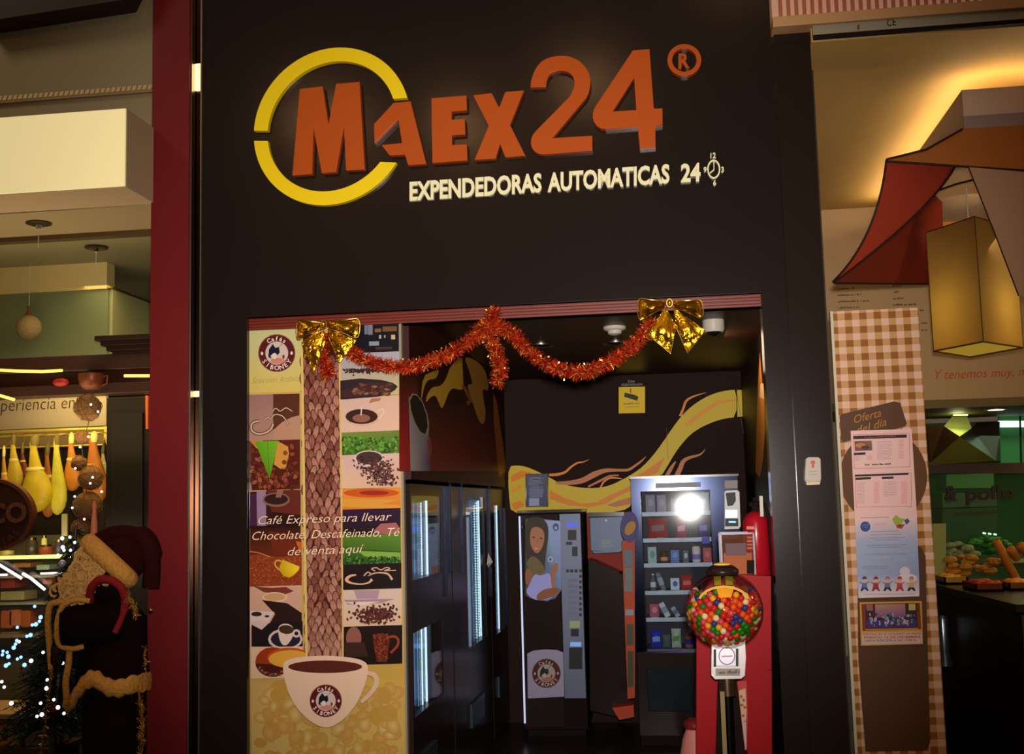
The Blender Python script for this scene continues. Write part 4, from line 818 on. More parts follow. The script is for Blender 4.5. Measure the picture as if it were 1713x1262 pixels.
def onglobe(u, v, rr):
    d = ray(u, v); o = EYE - gc; a = d.dot(d); b = 2 * o.dot(d); cc = o.dot(o) - rr * rr; q = max(b * b - 4 * a * cc, 0); return EYE + d * ((-b - math.sqrt(q)) / (2 * a))
M_am = mat('amber_band', (238, 186, 80), .4)
lo, li = [], []
for i in range(25):
    a = math.radians(196 + 148 * i / 24); lo.append((1211 + 44 * math.cos(a), 1009 + 29 * math.sin(a))); li.append((1211 + 40.5 * math.cos(a), 1010 + 26 * math.sin(a)))
mb = MB(); v_ = [onglobe(*q, rc) for q in lo] + [onglobe(*q, rc) for q in li]; mb.add(v_, [(i, i + 1, 26 + i, 25 + i) for i in range(24)]); mb.build('arched_band', M_am, gm)  # amber band arched over the front of the globe
def gpatch(q, name, m_, rr=.985):
    (a, b, c_, d_) = q; n = 8; vs = []
    for i in range(n + 1):
        for j in range(n + 1):
            s_, t = j / n, i / n; x = (a[0] * (1 - s_) + b[0] * s_) * (1 - t) + (d_[0] * (1 - s_) + c_[0] * s_) * t; y = (a[1] * (1 - s_) + b[1] * s_) * (1 - t) + (d_[1] * (1 - s_) + c_[1] * s_) * t; vs.append(onglobe(x, y, gr * rr))
    MB().add(vs, [(i * (n + 1) + j, i * (n + 1) + j + 1, (i + 1) * (n + 1) + j + 1, (i + 1) * (n + 1) + j) for i in range(n) for j in range(n)]).build(name, m_, gm)
gpatch([(1197, 981), (1229, 981), (1223, 1000), (1203, 1000)], 'yellow_label', mat('yellow_label', (236, 170, 40), .4)); gpatch([(1194, 965), (1206, 964), (1206, 979), (1195, 980)], 'olive_label', mat('olive_label', (150, 140, 40), .4)); gpatch([(1213, 964), (1226, 965), (1226, 979), (1214, 979)], 'olive_label', mat('olive_label', (0, 0, 0)))
fy = YG - .05
hd = S([(1191, 1069), (1210, 1069), (1211, 1080), (1224, 1080), (1225, 1068), (1246, 1068), (1248, 1100), (1246, 1131), (1240, 1136), (1196, 1137), (1190, 1130), (1190, 1100)], fy, .1, 'metal_head', mat('cast_metal', (205, 198, 200), .3, .35), gm, bevel=.003)
S(rect(1197, 1085, 1236, 1115), fy - .012, .012, 'coin_plate', mat('coin_plate', (225, 222, 235), .3, .3), hd, bevel=.002)
S(rect(1194, 1087, 1198, 1116), fy - .014, .014, 'side_clip', M_dk, hd); S(rect(1231, 1086, 1235, 1115), fy - .014, .014, 'side_clip', M_dk, hd)
slab(MB(), [ellp(1216, 1098, 14, 15, 24), ellp(1216, 1098, 12.4, 13.4, 24)], fy - .016, .005).build('coin_ring', mat('dark_grey_metal', (90, 90, 100), .3, .8), hd)
S(ellp(1216, 1098, 11, 12, 20), fy - .02, .009, 'turn_knob', mat('coin_plate', (0, 0, 0)), hd); p = Print(MY(fy - .0205)); p.scrib((1207, 1100), (1224, 1099), 3.4, (150, 130, 140)); p.build('knob_lettering', hd, PAPER)
S(rect(1197, 1119, 1238, 1131), fy - .006, .006, 'name_strip', mat('dull_metal', (120, 112, 104), .4, .5), hd); p = Print(MY(fy - .0065)); p.scrib((1200, 1128), (1235, 1127), 6, (90, 80, 78)); p.build('strip_lettering', hd, PAPER)
a, b = P(1216, 1135, YG), P(1216, 1600, YG)
MB().tube([(a.x, YG, a.z), (a.x, YG, .03)], .024, 18).build('pole', mat('dark_chrome_pole', (60, 56, 50), .2, 1), gm, smooth=True); MB().tube([(a.x, YG, a.z), (a.x, YG, a.z - .07)], .034, 18).build('pole_sleeve', mat('warm_chrome', (180, 150, 130), .2, 1), gm, smooth=True)
MB().box(a.x - .032, a.x - .014, YG - .035, YG - .02, .03, a.z - .05).build('pole_rail', mat('tan_metal_rail', (140, 118, 70), .4), gm)
MB().lathe([(.24, 0), (.24, .02), (.1, .04), (.03, .05)], (a.x, YG, 0), 28).build('foot', M_black2, gm, smooth=True)
# gumballs: the shell one sees, each its own; the heart of the heap is stuff
GC = {'red': (200, 30, 30), 'orange': (226, 84, 26), 'yellow': (232, 160, 34), 'green': (34, 120, 24), 'blue': (48, 56, 120), 'white': (232, 204, 160), 'pink': (206, 70, 84)}
br = .0142; proto = {}
for k, cc in GC.items():
    me = MB().ball((0, 0, 0), br, 10, 7); o = me.build('gumball', mat('gum_' + k, cc, .3, coat=.2), None, smooth=True); proto[k] = o.data; bpy.data.objects.remove(o)
    for v in proto[k].vertices: v.co.z -= br
vd = (EYE - gc).normalized(); cnt = 0; N = 400; Rg = random.Random(5); rsh = gr * .965 - br
for i in range(N):
    z = 1 - 2 * (i + .5) / N; ph = i * 2.399963; q = math.sqrt(1 - z * z); d = Vector((q * math.cos(ph), q * math.sin(ph), z))
    if z > .56 + .05 * math.sin(ph * 3) or z < -.93: continue
    if d.dot(vd) < -.12 or cnt >= 300: continue
    k = Rg.choices(list(GC), [32, 17, 10, 13, 9, 15, 13])[0]
    o = bpy.data.objects.new('gumball', proto[k]); C.objects.link(o); o.location = gc + d * (rsh * Rg.uniform(.975, 1.0)); WL[o.name] = o.location.copy()
    hz = min(6, max(0, int((d.x + 1) * 3.5))); vz = min(6, max(0, int((d.z + .93) / 1.43 * 7)))
    tag(o, '%s gumball at the %s, %s of the glass globe' % (k, ('far left rim', 'left side', 'left of centre', 'centre', 'right of centre', 'right side', 'far right rim')[hz], ('very bottom', 'lowest rows', 'lower part', 'middle', 'upper middle', 'upper part', 'top layer')[vz]), 'gumball', 'gumballs in the glass globe'); cnt += 1
mb = MB()
for i in range(330):
    while True:
        d = Vector([Rg.uniform(-1, 1) for _ in range(3)])
        if d.length < .86 and -.8 < d.z < .42: break
    if d.length < .55 and d.dot(vd) < .1: continue
    mb.ball(gc + d * (gr * .9), br, 8, 5, col=K(*GC[Rg.choices(list(GC), [32, 17, 10, 13, 9, 15, 13])[0]]))
o = mb.build('gumball_heap', vmat('gum_mix', .35), None, smooth=True); tag(o, 'mixed gumballs filling the inside of the glass globe', 'gumballs', kind='stuff')

# ================================================================ TINSEL GARLAND
def spline(pts, n):
    out = []; m_ = len(pts)
    for i in range(m_ - 1):
        p0, p1, p2, p3 = [Vector(pts[max(0, min(m_ - 1, i + k))]) for k in (-1, 0, 1, 2)]
        for j in range(n):
            t = j / n; out.append(.5 * ((2 * p1) + (-p0 + p2) * t + (2 * p0 - 5 * p1 + 4 * p2 - p3) * t * t + (-p0 + 3 * p1 - 3 * p2 + p3) * t ** 3))
    out.append(Vector(pts[-1])); return out
YT = -.07
ga = thing('tinsel_garland', P(820, 600, YT), 'glittering red and orange tinsel garland looped across the top of the opening', 'garland')
runs = [[(536, 560), (543, 600), (548, 628)], [(580, 585), (605, 600), (645, 612), (690, 614), (735, 600), (780, 575), (812, 548), (828, 522)],
        [(800, 552), (830, 546), (858, 560), (880, 584), (912, 608), (950, 622), (985, 622), (1020, 606), (1052, 585), (1078, 558), (1092, 540)], [(818, 560), (830, 590), (836, 615), (832, 640)]]
tr = MB(); cord = MB(); Rt = random.Random(9)
tc = [K(186, 34, 20), K(150, 22, 18), K(210, 70, 24), K(240, 120, 36), K(80, 12, 10), K(255, 200, 90)]
for rn in runs:
    ps = [P(x, y, YT) for x, y in rn]; sp = spline(ps, 14); cord.tube(sp, .004, 6)
    L = sum((sp[i + 1] - sp[i]).length for i in range(len(sp) - 1)); n = int(L * 6500)
    for i in range(n):
        s_ = Rt.random() * (len(sp) - 1); a = int(s_); c = sp[a].lerp(sp[min(a + 1, len(sp) - 1)], s_ - a)
        d = Vector((Rt.gauss(0, 1), Rt.gauss(0, 1), Rt.gauss(0, 1))).normalized(); l = Rt.uniform(.02, .05); wv = d.orthogonal().normalized(); wv.rotate(Matrix.Rotation(Rt.uniform(0, 6.28), 3, d)); wv *= Rt.uniform(.0009, .0019)
        k1 = c + d * l * .5 + d.cross(wv) * Rt.uniform(-2, 2); e_ = c + d * l
        tr.add([c - wv, c + wv, k1 + wv, k1 - wv, e_ + wv * .6, e_ - wv * .6], [(0, 1, 2, 3), (3, 2, 4, 5)], Rt.choices(tc, [30, 24, 20, 9, 14, 4])[0])
gl = MB()
for rn in runs[1:]:
    sp = spline([P(x, y, YT) for x, y in rn], 14)
    for i in range(420):
        s_ = Rt.random() * (len(sp) - 1); c = sp[int(s_)]; d = Vector((Rt.gauss(0, 1), Rt.gauss(0, 1), Rt.gauss(0, 1))).normalized(); e_ = c + d * Rt.uniform(.022, .042); wv = d.orthogonal().normalized(); wv.rotate(Matrix.Rotation(Rt.uniform(0, 6.28), 3, d)); wv *= .0028
        gl.add([e_ - wv, e_ + wv, e_ + wv + d * .009, e_ - wv + d * .009], [(0, 1, 2, 3)])
gl.build('glints', mat('bright_foil_glints', (255, 200, 100), .3, 1), ga)['kind'] = 'stuff'
cord.build('cord', mat('dark_red_cord', (90, 16, 14), .5), ga); o = tr.build('tinsel_strands', vmat('tinsel_foil', .42, .35), ga); o['kind'] = 'stuff'

# ================================================================ GOLDEN BOWS
def bow(c, lab, loops, tails, Y):
    t = thing('golden_bow', P(c[0], c[1], Y), lab, 'bow', 'golden foil bows at the ends of the garland'); Rb = random.Random(int(c[0]))
    def patch(q, name, bulge, wr, nn=12):
        (a, b, c_, d_) = [Vector(k) for k in q]; vs = []
        for i in range(nn + 1):
            for j in range(nn + 1):
                s_, t2 = j / nn, i / nn; x = a.lerp(b, s_).lerp(d_.lerp(c_, s_), t2)
                off = bulge * math.sin(PI * s_) * math.sin(PI * min(t2 * .8 + .1, 1)) + wr * math.sin(9 * s_ + 3 * t2 + c[0]) * t2 + wr * .6 * Rb.uniform(-1, 1)
                vs.append(P(x.x, x.y, Y - .01 - off))
        fs = [(i * (nn + 1) + j, i * (nn + 1) + j + 1, (i + 1) * (nn + 1) + j + 1, (i + 1) * (nn + 1) + j) for i in range(nn) for j in range(nn)]
        n = len(vs); vs2 = vs + [v + Vector((0, .0015, 0)) for v in vs]; fs += [tuple(k + n for k in f[::-1]) for f in fs]
        MB().add(vs2, fs).build(name, M_gold, t, smooth=True)
        return q
    for q in loops:
        patch(q, 'loop', .03, .004)
        a, b, c_, d_ = q; pts = [P(*a, Y - .012), P((a[0] + b[0]) / 2, (a[1] + b[1]) / 2 - 1, Y - .03), P(*b, Y - .02), P(*c_, Y - .02), P((c_[0] + d_[0]) / 2, (c_[1] + d_[1]) / 2, Y - .045), P(*d_, Y - .014)]
        MB().tube(spline(pts, 5), .0022, 6).build('wired_edge', mat('bright_gold_edge', (240, 205, 110), .25, 1), t, smooth=True)
    for q in tails:
        patch(q, 'tail', .012, .007)
        MB().tube([P(x, y, Y - .022) for x, y in (q[1], q[2], q[3])], .002, 6).build('wired_edge', mat('bright_gold_edge', (0, 0, 0)), t)
    MB().ball(P(c[0], c[1], Y - .035), .017, 14, 10, sz=1.3).build('knot', M_gold, t, smooth=True)
    slab(MB(), [ellp(c[0], c[1], 5.5, 7.5, 18), ellp(c[0], c[1], 4, 6, 18)], Y - .055, .004).build('knot_wire', mat('bright_gold_edge', (0, 0, 0)), t)
bow((541, 543), 'golden foil bow on the left, over the coffee poster',
    [[(538, 540), (498, 538), (497, 568), (530, 552)], [(546, 539), (600, 535), (598, 565), (550, 550)]],
    [[(538, 548), (508, 576), (524, 627), (545, 572)], [(548, 550), (597, 569), (568, 608), (550, 566)], [(540, 548), (505, 572), (510, 600), (528, 580)]], -.09)
bow((1120, 507), 'golden foil bow on the right, at the garland end under the lintel',
    [[(1115, 504), (1068, 502), (1070, 536), (1110, 516)], [(1125, 504), (1173, 504), (1174, 532), (1130, 516)]],
    [[(1113, 514), (1083, 560), (1122, 592), (1131, 545)], [(1126, 514), (1180, 553), (1150, 591), (1131, 548)]], -.09)

# card reader
t_ = thing('card_reader', P(1360, 812, -.02), 'small pale grey card reader with a red mark on the black pillar', 'card reader')
S([(1348, 768), (1352, 765), (1369, 765), (1373, 768), (1374, 802), (1372, 806), (1348, 807), (1346, 803)], -.05, .03, 'housing', mat('reader_grey', (186, 176, 164), .4), t_, bevel=.003)
S([(1348, 805), (1373, 804), (1371, 811), (1350, 812)], -.045, .025, 'lower_rim', mat('reader_rim', (210, 190, 150), .4), t_)
p = Print(MY(-.0505)); p.ell(1360, 774, 4, 3.6, (196, 90, 70)); p.rect(1358, 776, 1362, 783, (196, 90, 70)); p.rect(1353, 789, 1367, 790, (150, 140, 130)); p.rect(1353, 794, 1367, 795, (150, 140, 130)); p.build('key_mark', t_, PAPER)

# ================================================================ GINGHAM BANNER AND ITS PAPERS
YB = .12
bx0, bx1 = P(1397, 600, YB).x, P(1541, 600, YB).x; bzt = P(1465, 518, YB).z
gb = thing('gingham_banner', ((bx0 + bx1) / 2, YB, 0), 'tall brown and cream gingham banner with brown daily offer sign', 'banner')
MB().box(bx0, bx1, YB, YB + .03, 0, bzt).build('board', mat('gingham_cream', (222, 182, 158), .5), gb)
MB().box(bx0 - .012, bx0, YB - .01, YB + .03, 0, bzt).build('edge_strip', mat('white_edge', (205, 195, 170), .4), gb)
W_ = lambda x, z, o: Vector((x, YB - o, z))
class WP(Print): pass
p = Print(W_); pw = .0655; ph = .0632; k = 0
x = bx0 - .012
i = 0
while x < bx1:
    a, b = max(x, bx0), min(x + pw * .5, bx1)
    if b > a: p.poly([(a, bzt), (b, bzt), (b, 0), (a, 0)], (198, 146, 96))
    x += pw
z = bzt - .012
while z > .2:
    p.poly([(bx0, z), (bx1, z), (bx1, z - ph * .5), (bx0, z - ph * .5)], (198, 146, 96)); z -= ph
x = bx0 - .012; p.o += .0001
while x < bx1:
    z = bzt - .012; a, b = max(x, bx0), min(x + pw * .5, bx1)
    while z > .2:
        if b > a:
            p.step = 0; p.poly([(a, z), (b, z), (b, z - ph * .5), (a, z - ph * .5)], (146, 88, 26))
        z -= ph
    x += pw
p.build('gingham_print', gb, PAPER)
M_brn = mat('brown_card', (82, 50, 24), .55)
S([(1434, 915), (1541, 915), (1548, 930), (1556, 1240), (1552, 1256), (1448, 1258), (1436, 1100)], YB - .006, .005, 'brown_field', M_brn, gb)
S(ellp(1478, 798, 73, 78, 40), YB - .008, .006, 'brown_disc', mat('brown_disc', (96, 56, 24), .55), gb)
lb = S([(1405, 697), (1408, 693), (1495, 672), (1506, 674), (1517, 709), (1514, 714), (1412, 740), (1408, 736)], YB - .016, .007, 'brown_label', mat('brown_label', (86, 52, 28), .5), gb)
p = Print(MY(YB - .017)); p.text('Oferta', (1428, 709), (1474, 697), 14, (176, 116, 40), 0, .1); p.text('del día', (1433, 727), (1483, 712), 14, (176, 116, 40), 0, .1); p.build('offer_lettering', lb, PAPER)
YQ = YB - .026
M_pink = mat('pinkish_paper', (232, 190, 186), .5)
t_ = thing('price_list', P(1478, 870, YQ), 'upper pinkish price list sheet with two framed tables on the gingham banner', 'price list')
S([(1423, 721), (1525, 718), (1534, 866), (1430, 870)], YQ, .003, 'sheet', M_pink, t_); p = Print(MY(YQ)); H6 = lambda x, y: (1400 + x / 6.3125, 660 + y / 6.3125)
def frame(a, b, c_, d_, w_=.8): q = [H6(*a), H6(*b), H6(*c_), H6(*d_), H6(*a)]; [p.line([q[i], q[i + 1]], w_, (206, 110, 100)) for i in range(4)]
frame((172, 430), (765, 412), (772, 765), (185, 785)); frame((190, 850), (782, 830), (788, 1185), (203, 1192))
for a in ((175, 440, 738, 424, 34, (48, 24, 30)), (180, 618, 302, 612, 26, (48, 24, 30)), (192, 850, 756, 830, 20, (40, 22, 30)), (196, 880, 360, 874, 24, (48, 24, 30)), (475, 872, 598, 868, 24, (48, 24, 30))):
    u, v = H6(a[0], a[1]), H6(a[2], a[3]); hh = a[4] / 6.3; p.poly([u, v, (v[0], v[1] + hh), (u[0], u[1] + hh)], a[5])
q = [H6(*a) for a in ((185, 495), (368, 488), (374, 592), (190, 600))]; p.poly(q, [(120, 70, 50), (150, 96, 70), (96, 84, 86), (130, 76, 50)]); p.ell(*H6(250, 540), 9, 4, (190, 120, 70)); p.ell(*H6(300, 560), 7, 3, (90, 50, 40))
p.scrib(H6(290, 752), H6(565, 742), 3, (84, 60, 60)); p.scrib(H6(290, 462), H6(620, 446), 2.2, (150, 80, 60))
for (xa_, xb_, ya_, yb_, n, red) in ((425, 590, 500, 700, 13, 0), (650, 710, 480, 690, 13, 1), (190, 260, 660, 710, 4, 0), (320, 375, 650, 700, 4, 1), (205, 300, 935, 1170, 15, 0), (390, 450, 930, 1160, 15, 1), (490, 640, 925, 1090, 10, 0), (680, 745, 925, 1165, 15, 1)):
    for i in range(n):
        y = ya_ + (yb_ - ya_) * i / n; u = H6(xa_, y); v = H6(xa_ + (xb_ - xa_) * (.8 + .2 * Rr.random()), y - (xb_ - xa_) * .03); p.line([u, v], .8, (222, 130, 124) if red else (186, 156, 156))
p.build('table_print', t_, PAPER)
t_ = thing('children_notice', P(1483, 1000, YQ), 'pale blue notice with five small cartoon children along its foot', 'notice')
S([(1430, 870), (1534, 866), (1538, 998), (1436, 1001)], YQ - .003, .003, 'sheet', M_pink, t_); p = Print(MY(YQ - .003)); J = lambda x, y: (1400 + x / 5.256, 850 + y / 5.256)
p.poly([(1430, 870), (1534, 866), (1535, 905), (1432, 905)], [(226, 192, 192), (226, 192, 192), (160, 170, 200), (160, 170, 200)]); p.poly([(1432, 905), (1535, 905), (1537.5, 962), (1434, 964)], [(160, 170, 200), (160, 170, 200), (140, 156, 190), (150, 164, 196)]); p.poly([(1434, 964), (1537.5, 962), (1538, 998), (1436, 1001)], [(150, 164, 196), (150, 164, 196), (226, 206, 208), (226, 206, 208)])
p.ell(*J(598, 560), 8.5, 8, (214, 200, 206)); p.ell(*J(620, 620), 16, 8, (220, 206, 210)); p.ell(*J(250, 165), 8.6, 8.8, (50, 70, 140), n=12); p.scrib(J(222, 160), J(276, 152), 2.4, (110, 126, 180)); p.scrib(J(226, 180), J(272, 172), 2.2, (110, 126, 180))
p.poly([J(485, 100), J(520, 60), J(555, 90), J(600, 95), J(560, 150), J(510, 150)], (150, 170, 60)); p.poly([J(520, 150), J(600, 145), J(570, 185), J(530, 180)], (190, 60, 50)); p.poly([J(590, 110), J(620, 92), J(642, 120), J(610, 150)], (60, 80, 140)); p.scrib(J(522, 168), J(590, 158), 4.5, (60, 50, 30))
for y, a, b, cc in ((88, 210, 460, (140, 110, 120)), (140, 330, 440, (214, 150, 150)), (152, 325, 430, (214, 150, 150)), (210, 300, 545, (130, 110, 120)), (238, 295, 570, (140, 120, 140)), (265, 285, 600, (140, 120, 140)), (285, 330, 545, (140, 120, 140)), (330, 255, 610, (120, 120, 150)), (350, 270, 560, (120, 120, 150)), (410, 250, 620, (120, 120, 150)), (440, 350, 470, (200, 180, 190)), (468, 345, 480, (206, 150, 120)), (520, 220, 460, (120, 116, 150)), (538, 225, 440, (120, 116, 150)), (762, 240, 690, (150, 140, 170))):
    p.line([J(a, y), J(b, y - 6)], .8, cc)
for x, hat, top, leg in ((242, (56, 70, 110), (96, 110, 160), (30, 50, 130)), (342, (150, 30, 44), (160, 44, 56), (140, 36, 50)), (444, (150, 110, 130), (110, 110, 130), (40, 44, 60)), (552, (170, 50, 40), (190, 60, 60), (170, 44, 50)), (655, (170, 130, 70), (190, 160, 90), (40, 34, 30))):
    p.line([J(x - 44, 652), J(x, 672), J(x + 44, 648)], 1.5, top); p.poly([J(x - 22, 660), J(x + 22, 660), J(x + 26, 705), J(x - 26, 705)], top); p.poly([J(x - 24, 700), J(x + 24, 700), J(x + 38, 730), J(x + 24, 732), J(x, 712), J(x - 22, 735), J(x - 36, 728)], leg)
    p.ell(*J(x, 636), 4, 4, (222, 164, 140)); p.poly([J(x - 24, 628), J(x - 10, 604), J(x + 12, 602), J(x + 26, 628)], hat)
p.build('notice_print', t_, PAPER)
t_ = thing('theatre_flyer', P(1490, 1080, YQ), 'yellow bordered flyer with a purple stage scene, lowest paper on the banner', 'flyer')
S([(1438, 1008), (1542, 1006), (1544, 1078), (1440, 1081)], YQ, .003, 'sheet', mat('flyer_yellow', (206, 146, 40), .5), t_); p = Print(MY(YQ))
p.poly([(1441, 1011), (1539, 1009), (1541, 1053), (1443, 1056)], (120, 44, 26)); p.poly([J(248, 845), J(705, 838), J(708, 1060), J(255, 1065)], (50, 22, 30)); p.poly([J(335, 850), J(600, 845), J(605, 960), J(340, 965)], [(176, 130, 110), (170, 120, 110), (120, 70, 130), (130, 76, 130)])
p.poly([J(255, 850), J(315, 850), J(318, 905), J(262, 905)], (150, 90, 80)); p.poly([J(630, 845), J(690, 843), J(692, 900), J(632, 902)], (190, 160, 80)); p.poly([J(260, 985), J(700, 985), J(700, 1052), J(262, 1055)], (60, 44, 110))
for i in range(70):
    x, y = Rr.uniform(290, 680), Rr.uniform(935, 1035); p.ell(*J(x, y), Rr.uniform(1, 2.4), Rr.uniform(1.6, 3.6), Rr.choice([(150, 150, 180), (90, 80, 150), (190, 170, 180), (40, 36, 70), (60, 130, 100), (180, 110, 130)]), 0, 7)
p.line([J(250, 1070), J(715, 1062)], 2.4, (190, 110, 60)); p.poly([J(218, 1100), J(748, 1088), J(752, 1195), J(222, 1205)], (206, 176, 158)); p.text('TEATRO EN EL COLEGIO LA SALLE', J(225, 1122), J(740, 1112), 3.4, (110, 70, 90), .01); p.text('SABADO 12 DE DICIEMBRE', J(238, 1150), J(735, 1144), 4, (190, 50, 60), .02); p.text('UNICA FUNCION A LAS 17:00 H.', J(240, 1178), J(700, 1172), 3.6, (110, 70, 90), .01)
p.build('flyer_print', t_, PAPER)

# ================================================================ RIGHT SHOP
zc_ = P(1530, 55, -.08).z; xr_ = 7.0
M_ceil = mat('warm_plaster', (196, 156, 92), .7, noise=.05, scale=3)
struct(MB().box(xp, xr_, -.06, 3.3, zc_, zc_ + .1).build('ceiling_right', M_ceil))
struct(MB().box(xp + .0, xp + .05, .3, 7, 0, zc_).build('wall_divider', mat('divider_wall', (60, 46, 34), .6)))
# light box over the right shop front
lbx = thing('right_light_box', P(1500, 30, -.1), 'pale light box with pink striped panel above the right shop', 'light box')
z1, z2 = P(1500, 20, -.1).z, P(1500, -60, -.1).z; z0 = P(1500, 52, -.1).z; zm = P(1500, 31, -.1).z; zl = P(1500, 14, -.1).z; xq = P(1291, 15, -.1).x
MB().box(xq, xr_, -.1, .1, zl, z2).build('panel', mat('pink_panel', (215, 165, 140), .5, emis=(190, 140, 110), es=.15), lbx)
MB().box(xq, xr_, -.115, .1, zm, zl).build('beige_frame', mat('beige_frame', (196, 150, 104), .45), lbx, bevel=.002)
p = Print(lambda x, z, o: Vector((x, -.1 - o, z))); x = xq + .03
while x < 4: p.poly([(x, zl), (x + .018, zl), (x + .018, z2), (x, z2)], (176, 104, 80)); x += .036
p.build('striped_print', lbx, PAPER)
MB().box(xp + .005, xr_, -.09, -.06, z0 + .012, zm).build('grey_rail', mat('grey_rail', (150, 142, 122), .4), lbx); MB().box(xp + .005, xr_, -.1, -.085, z0 - .008, z0 + .012).build('dark_rail', M_black2, lbx)
text_mb(MB(), 'CE', (1484, 44), (1499, 42), 12, -.092, .002).build('rail_mark', M_black2, lbx); text_mb(MB(), '#', (1434, 49), (1438, 49), 9, -.092, .002).build('rail_mark', M_black2, lbx)
# dropped ceiling box with cove light
YD = .37; zd0, zd1 = P(1660, 213, YD).z, P(1660, 147, YD).z; xd = P(1611, 180, YD).x
db = struct(MB().box(xd, xr_, YD, 3.0, zd0, zd1).build('trim_7', mat('pale_plaster', (205, 180, 160), .6)))
MB().box(xd - .004, xr_, YD - .006, YD, zd0, P(1660, 192, YD).z).build('mauve_band', mat('mauve_band', (150, 126, 124), .6), db)
cl = thing('cove_light', (xd + .1, 1.4, zd1 + .03), 'hidden warm tubes glowing above the dropped ceiling box', 'light')
M_cove = lightmat('warm_cove', (255, 240, 190), 14)
MB().tube([(xd + .06, YD + .14, zd1 + .016), (xd + .06, 2.95, zd1 + .016)], .014, 8).build('tube', M_cove, cl); MB().tube([(xd + .1, YD + .14, zd1 + .016), (xr_ - 1.5, YD + .14, zd1 + .016)], .014, 8).build('tube', M_cove, cl)
# menu wall
YM = 3.2
zmw0, zmw1 = P(1600, 668, YM).z, zc_
mw = struct(MB().box(xp + .05, xr_, YM, YM + .08, zmw0, zmw1).build('wall_menu', mat('menu_wall_beige', (186, 152, 110), .6)))
struct(MB().box(xp + .05, xr_, YM, YM + 1.2, zmw0 - .06, zmw0).build('ceiling_kitchen', mat('kitchen_soffit', (116, 96, 56), .6)))
p = Print(MY(YM), k=1.4); ink = (70, 56, 40)
for i, (t1, t2) in enumerate(((28, 14), (39, 10), (53, 17), (36, 38))):
    p.scrib((1401, 485 + i * 10.6), (1401 + t1, 483.5 + i * 10.6), 3.4, ink); p.scrib((1494, 480 + i * 10.6), (1494 + t2, 479 + i * 10.6), 3.4, ink)
for u_, v_, l_ in ((1536, 521, 9), (1540, 542, 13), (1541, 554, 10)): p.scrib((u_, v_), (u_ + l_, v_ - .5), 3.2, ink)
p.text('Y tenemos muy, muy', (1560, 635), (1738, 628), 15, (176, 56, 30), 0, .25); p.build('wall_lettering', mw, PAPER)
c = P(1665, 671, YM + .3); c.z = zmw0 - .06
dl = thing('downlight', c, 'glowing round downlight under the menu wall of the right shop', 'ceiling light'); MB().lathe([(.075, 0), (.075, -.006), (.06, -.006)], c, 24).build('trim_ring', M_silver, dl); MB().lathe([(.058, -.007), (.05, -.009)], c, 20).build('lens', lightmat('downlight_glow', (255, 225, 190), 2.2), dl)
# kitchen hood: steel pyramid, its reflections put into the facet colours, and green lit tiled back
YK = 4.0
hood = thing('steel_hood', P(1600, 775, YK), 'faceted olive steel extractor hood lit from above in the kitchen', 'hood')
G4 = lambda L: [(1540 + x / 5.734, 660 + y / 5.734) for x, y in L]
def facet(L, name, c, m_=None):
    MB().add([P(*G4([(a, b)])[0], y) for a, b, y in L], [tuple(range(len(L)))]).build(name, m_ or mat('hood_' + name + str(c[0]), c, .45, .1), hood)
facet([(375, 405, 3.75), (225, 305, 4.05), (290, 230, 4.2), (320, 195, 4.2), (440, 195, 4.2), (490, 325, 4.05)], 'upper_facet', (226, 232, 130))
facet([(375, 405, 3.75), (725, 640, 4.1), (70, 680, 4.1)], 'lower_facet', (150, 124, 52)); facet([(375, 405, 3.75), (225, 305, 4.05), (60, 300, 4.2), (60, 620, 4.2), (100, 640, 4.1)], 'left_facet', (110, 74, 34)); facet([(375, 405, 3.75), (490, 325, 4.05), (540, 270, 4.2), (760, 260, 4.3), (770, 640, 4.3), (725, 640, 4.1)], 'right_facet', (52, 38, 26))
S(G4([(310, 188), (455, 186), (455, 202), (320, 202)]), 3.95, .02, 'lamp', lightmat('hood_lamp', (220, 240, 170), 1.3), hood)
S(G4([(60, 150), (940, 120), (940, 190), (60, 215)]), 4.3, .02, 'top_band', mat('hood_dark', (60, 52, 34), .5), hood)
struct(MB().box(P(1545, 800, 5).x, xr_, 5.0, 5.08, 0, zmw0 - .06).build('wall_kitchen', mat('kitchen_wall_green', (60, 96, 56), .5, noise=.2, scale=2)))
fl_ = thing('fluorescent_tube', P(1692, 709, 4.4), 'white fluorescent tube against the green kitchen panel', 'light'); S(G4([(750, 255), (1100, 255), (1100, 312), (755, 315)]), 4.4, .03, 'tube', lightmat('fluo_green_white', (215, 255, 235), 1.5), fl_); S(G4([(750, 215), (945, 150), (1200, 140), (1200, 700), (770, 680)]), 4.5, .03, 'backing_panel', mat('green_panel', (60, 120, 70), .4), fl_); S(G4([(948, 120), (960, 120), (975, 660), (962, 660)]), 4.38, .02, 'panel_joint', M_black2, fl_)
# dark beam of the glass counter and the glass with lettering
bm_ = thing('counter_glass', P(1640, 880, 2.6), 'tall green tinted glass screen lettered pollo over the food counter', 'screen')
S([(1550, 778), (1553, 792), (1800, 792), (1800, 772)], 2.6, .06, 'top_beam', mat('beam_brown', (48, 24, 22), .5), bm_)
S([(1553, 792), (1800, 792), (1800, 985), (1560, 975)], 2.62, .008, 'glass_pane', glassmat('green_glass', (.72, .88, .72), .04, dens=((40, 90, 50), .08)), bm_)
for t, a, b, h, lab in (('&', (1581, 838), (1602, 837), 25, 0), ('pollo', (1616, 838), (1698, 832), 22, 0)): text_parts(bm_, 'lettering', mat('brown_letters', (34, 18, 12), .5), t, a, b, h, 2.6, .015, .03)
p = Print(MY(2.612)); p.scrib((1596, 862), (1668, 858), 5, (50, 34, 24)); p.build('small_lettering', bm_, PAPER)
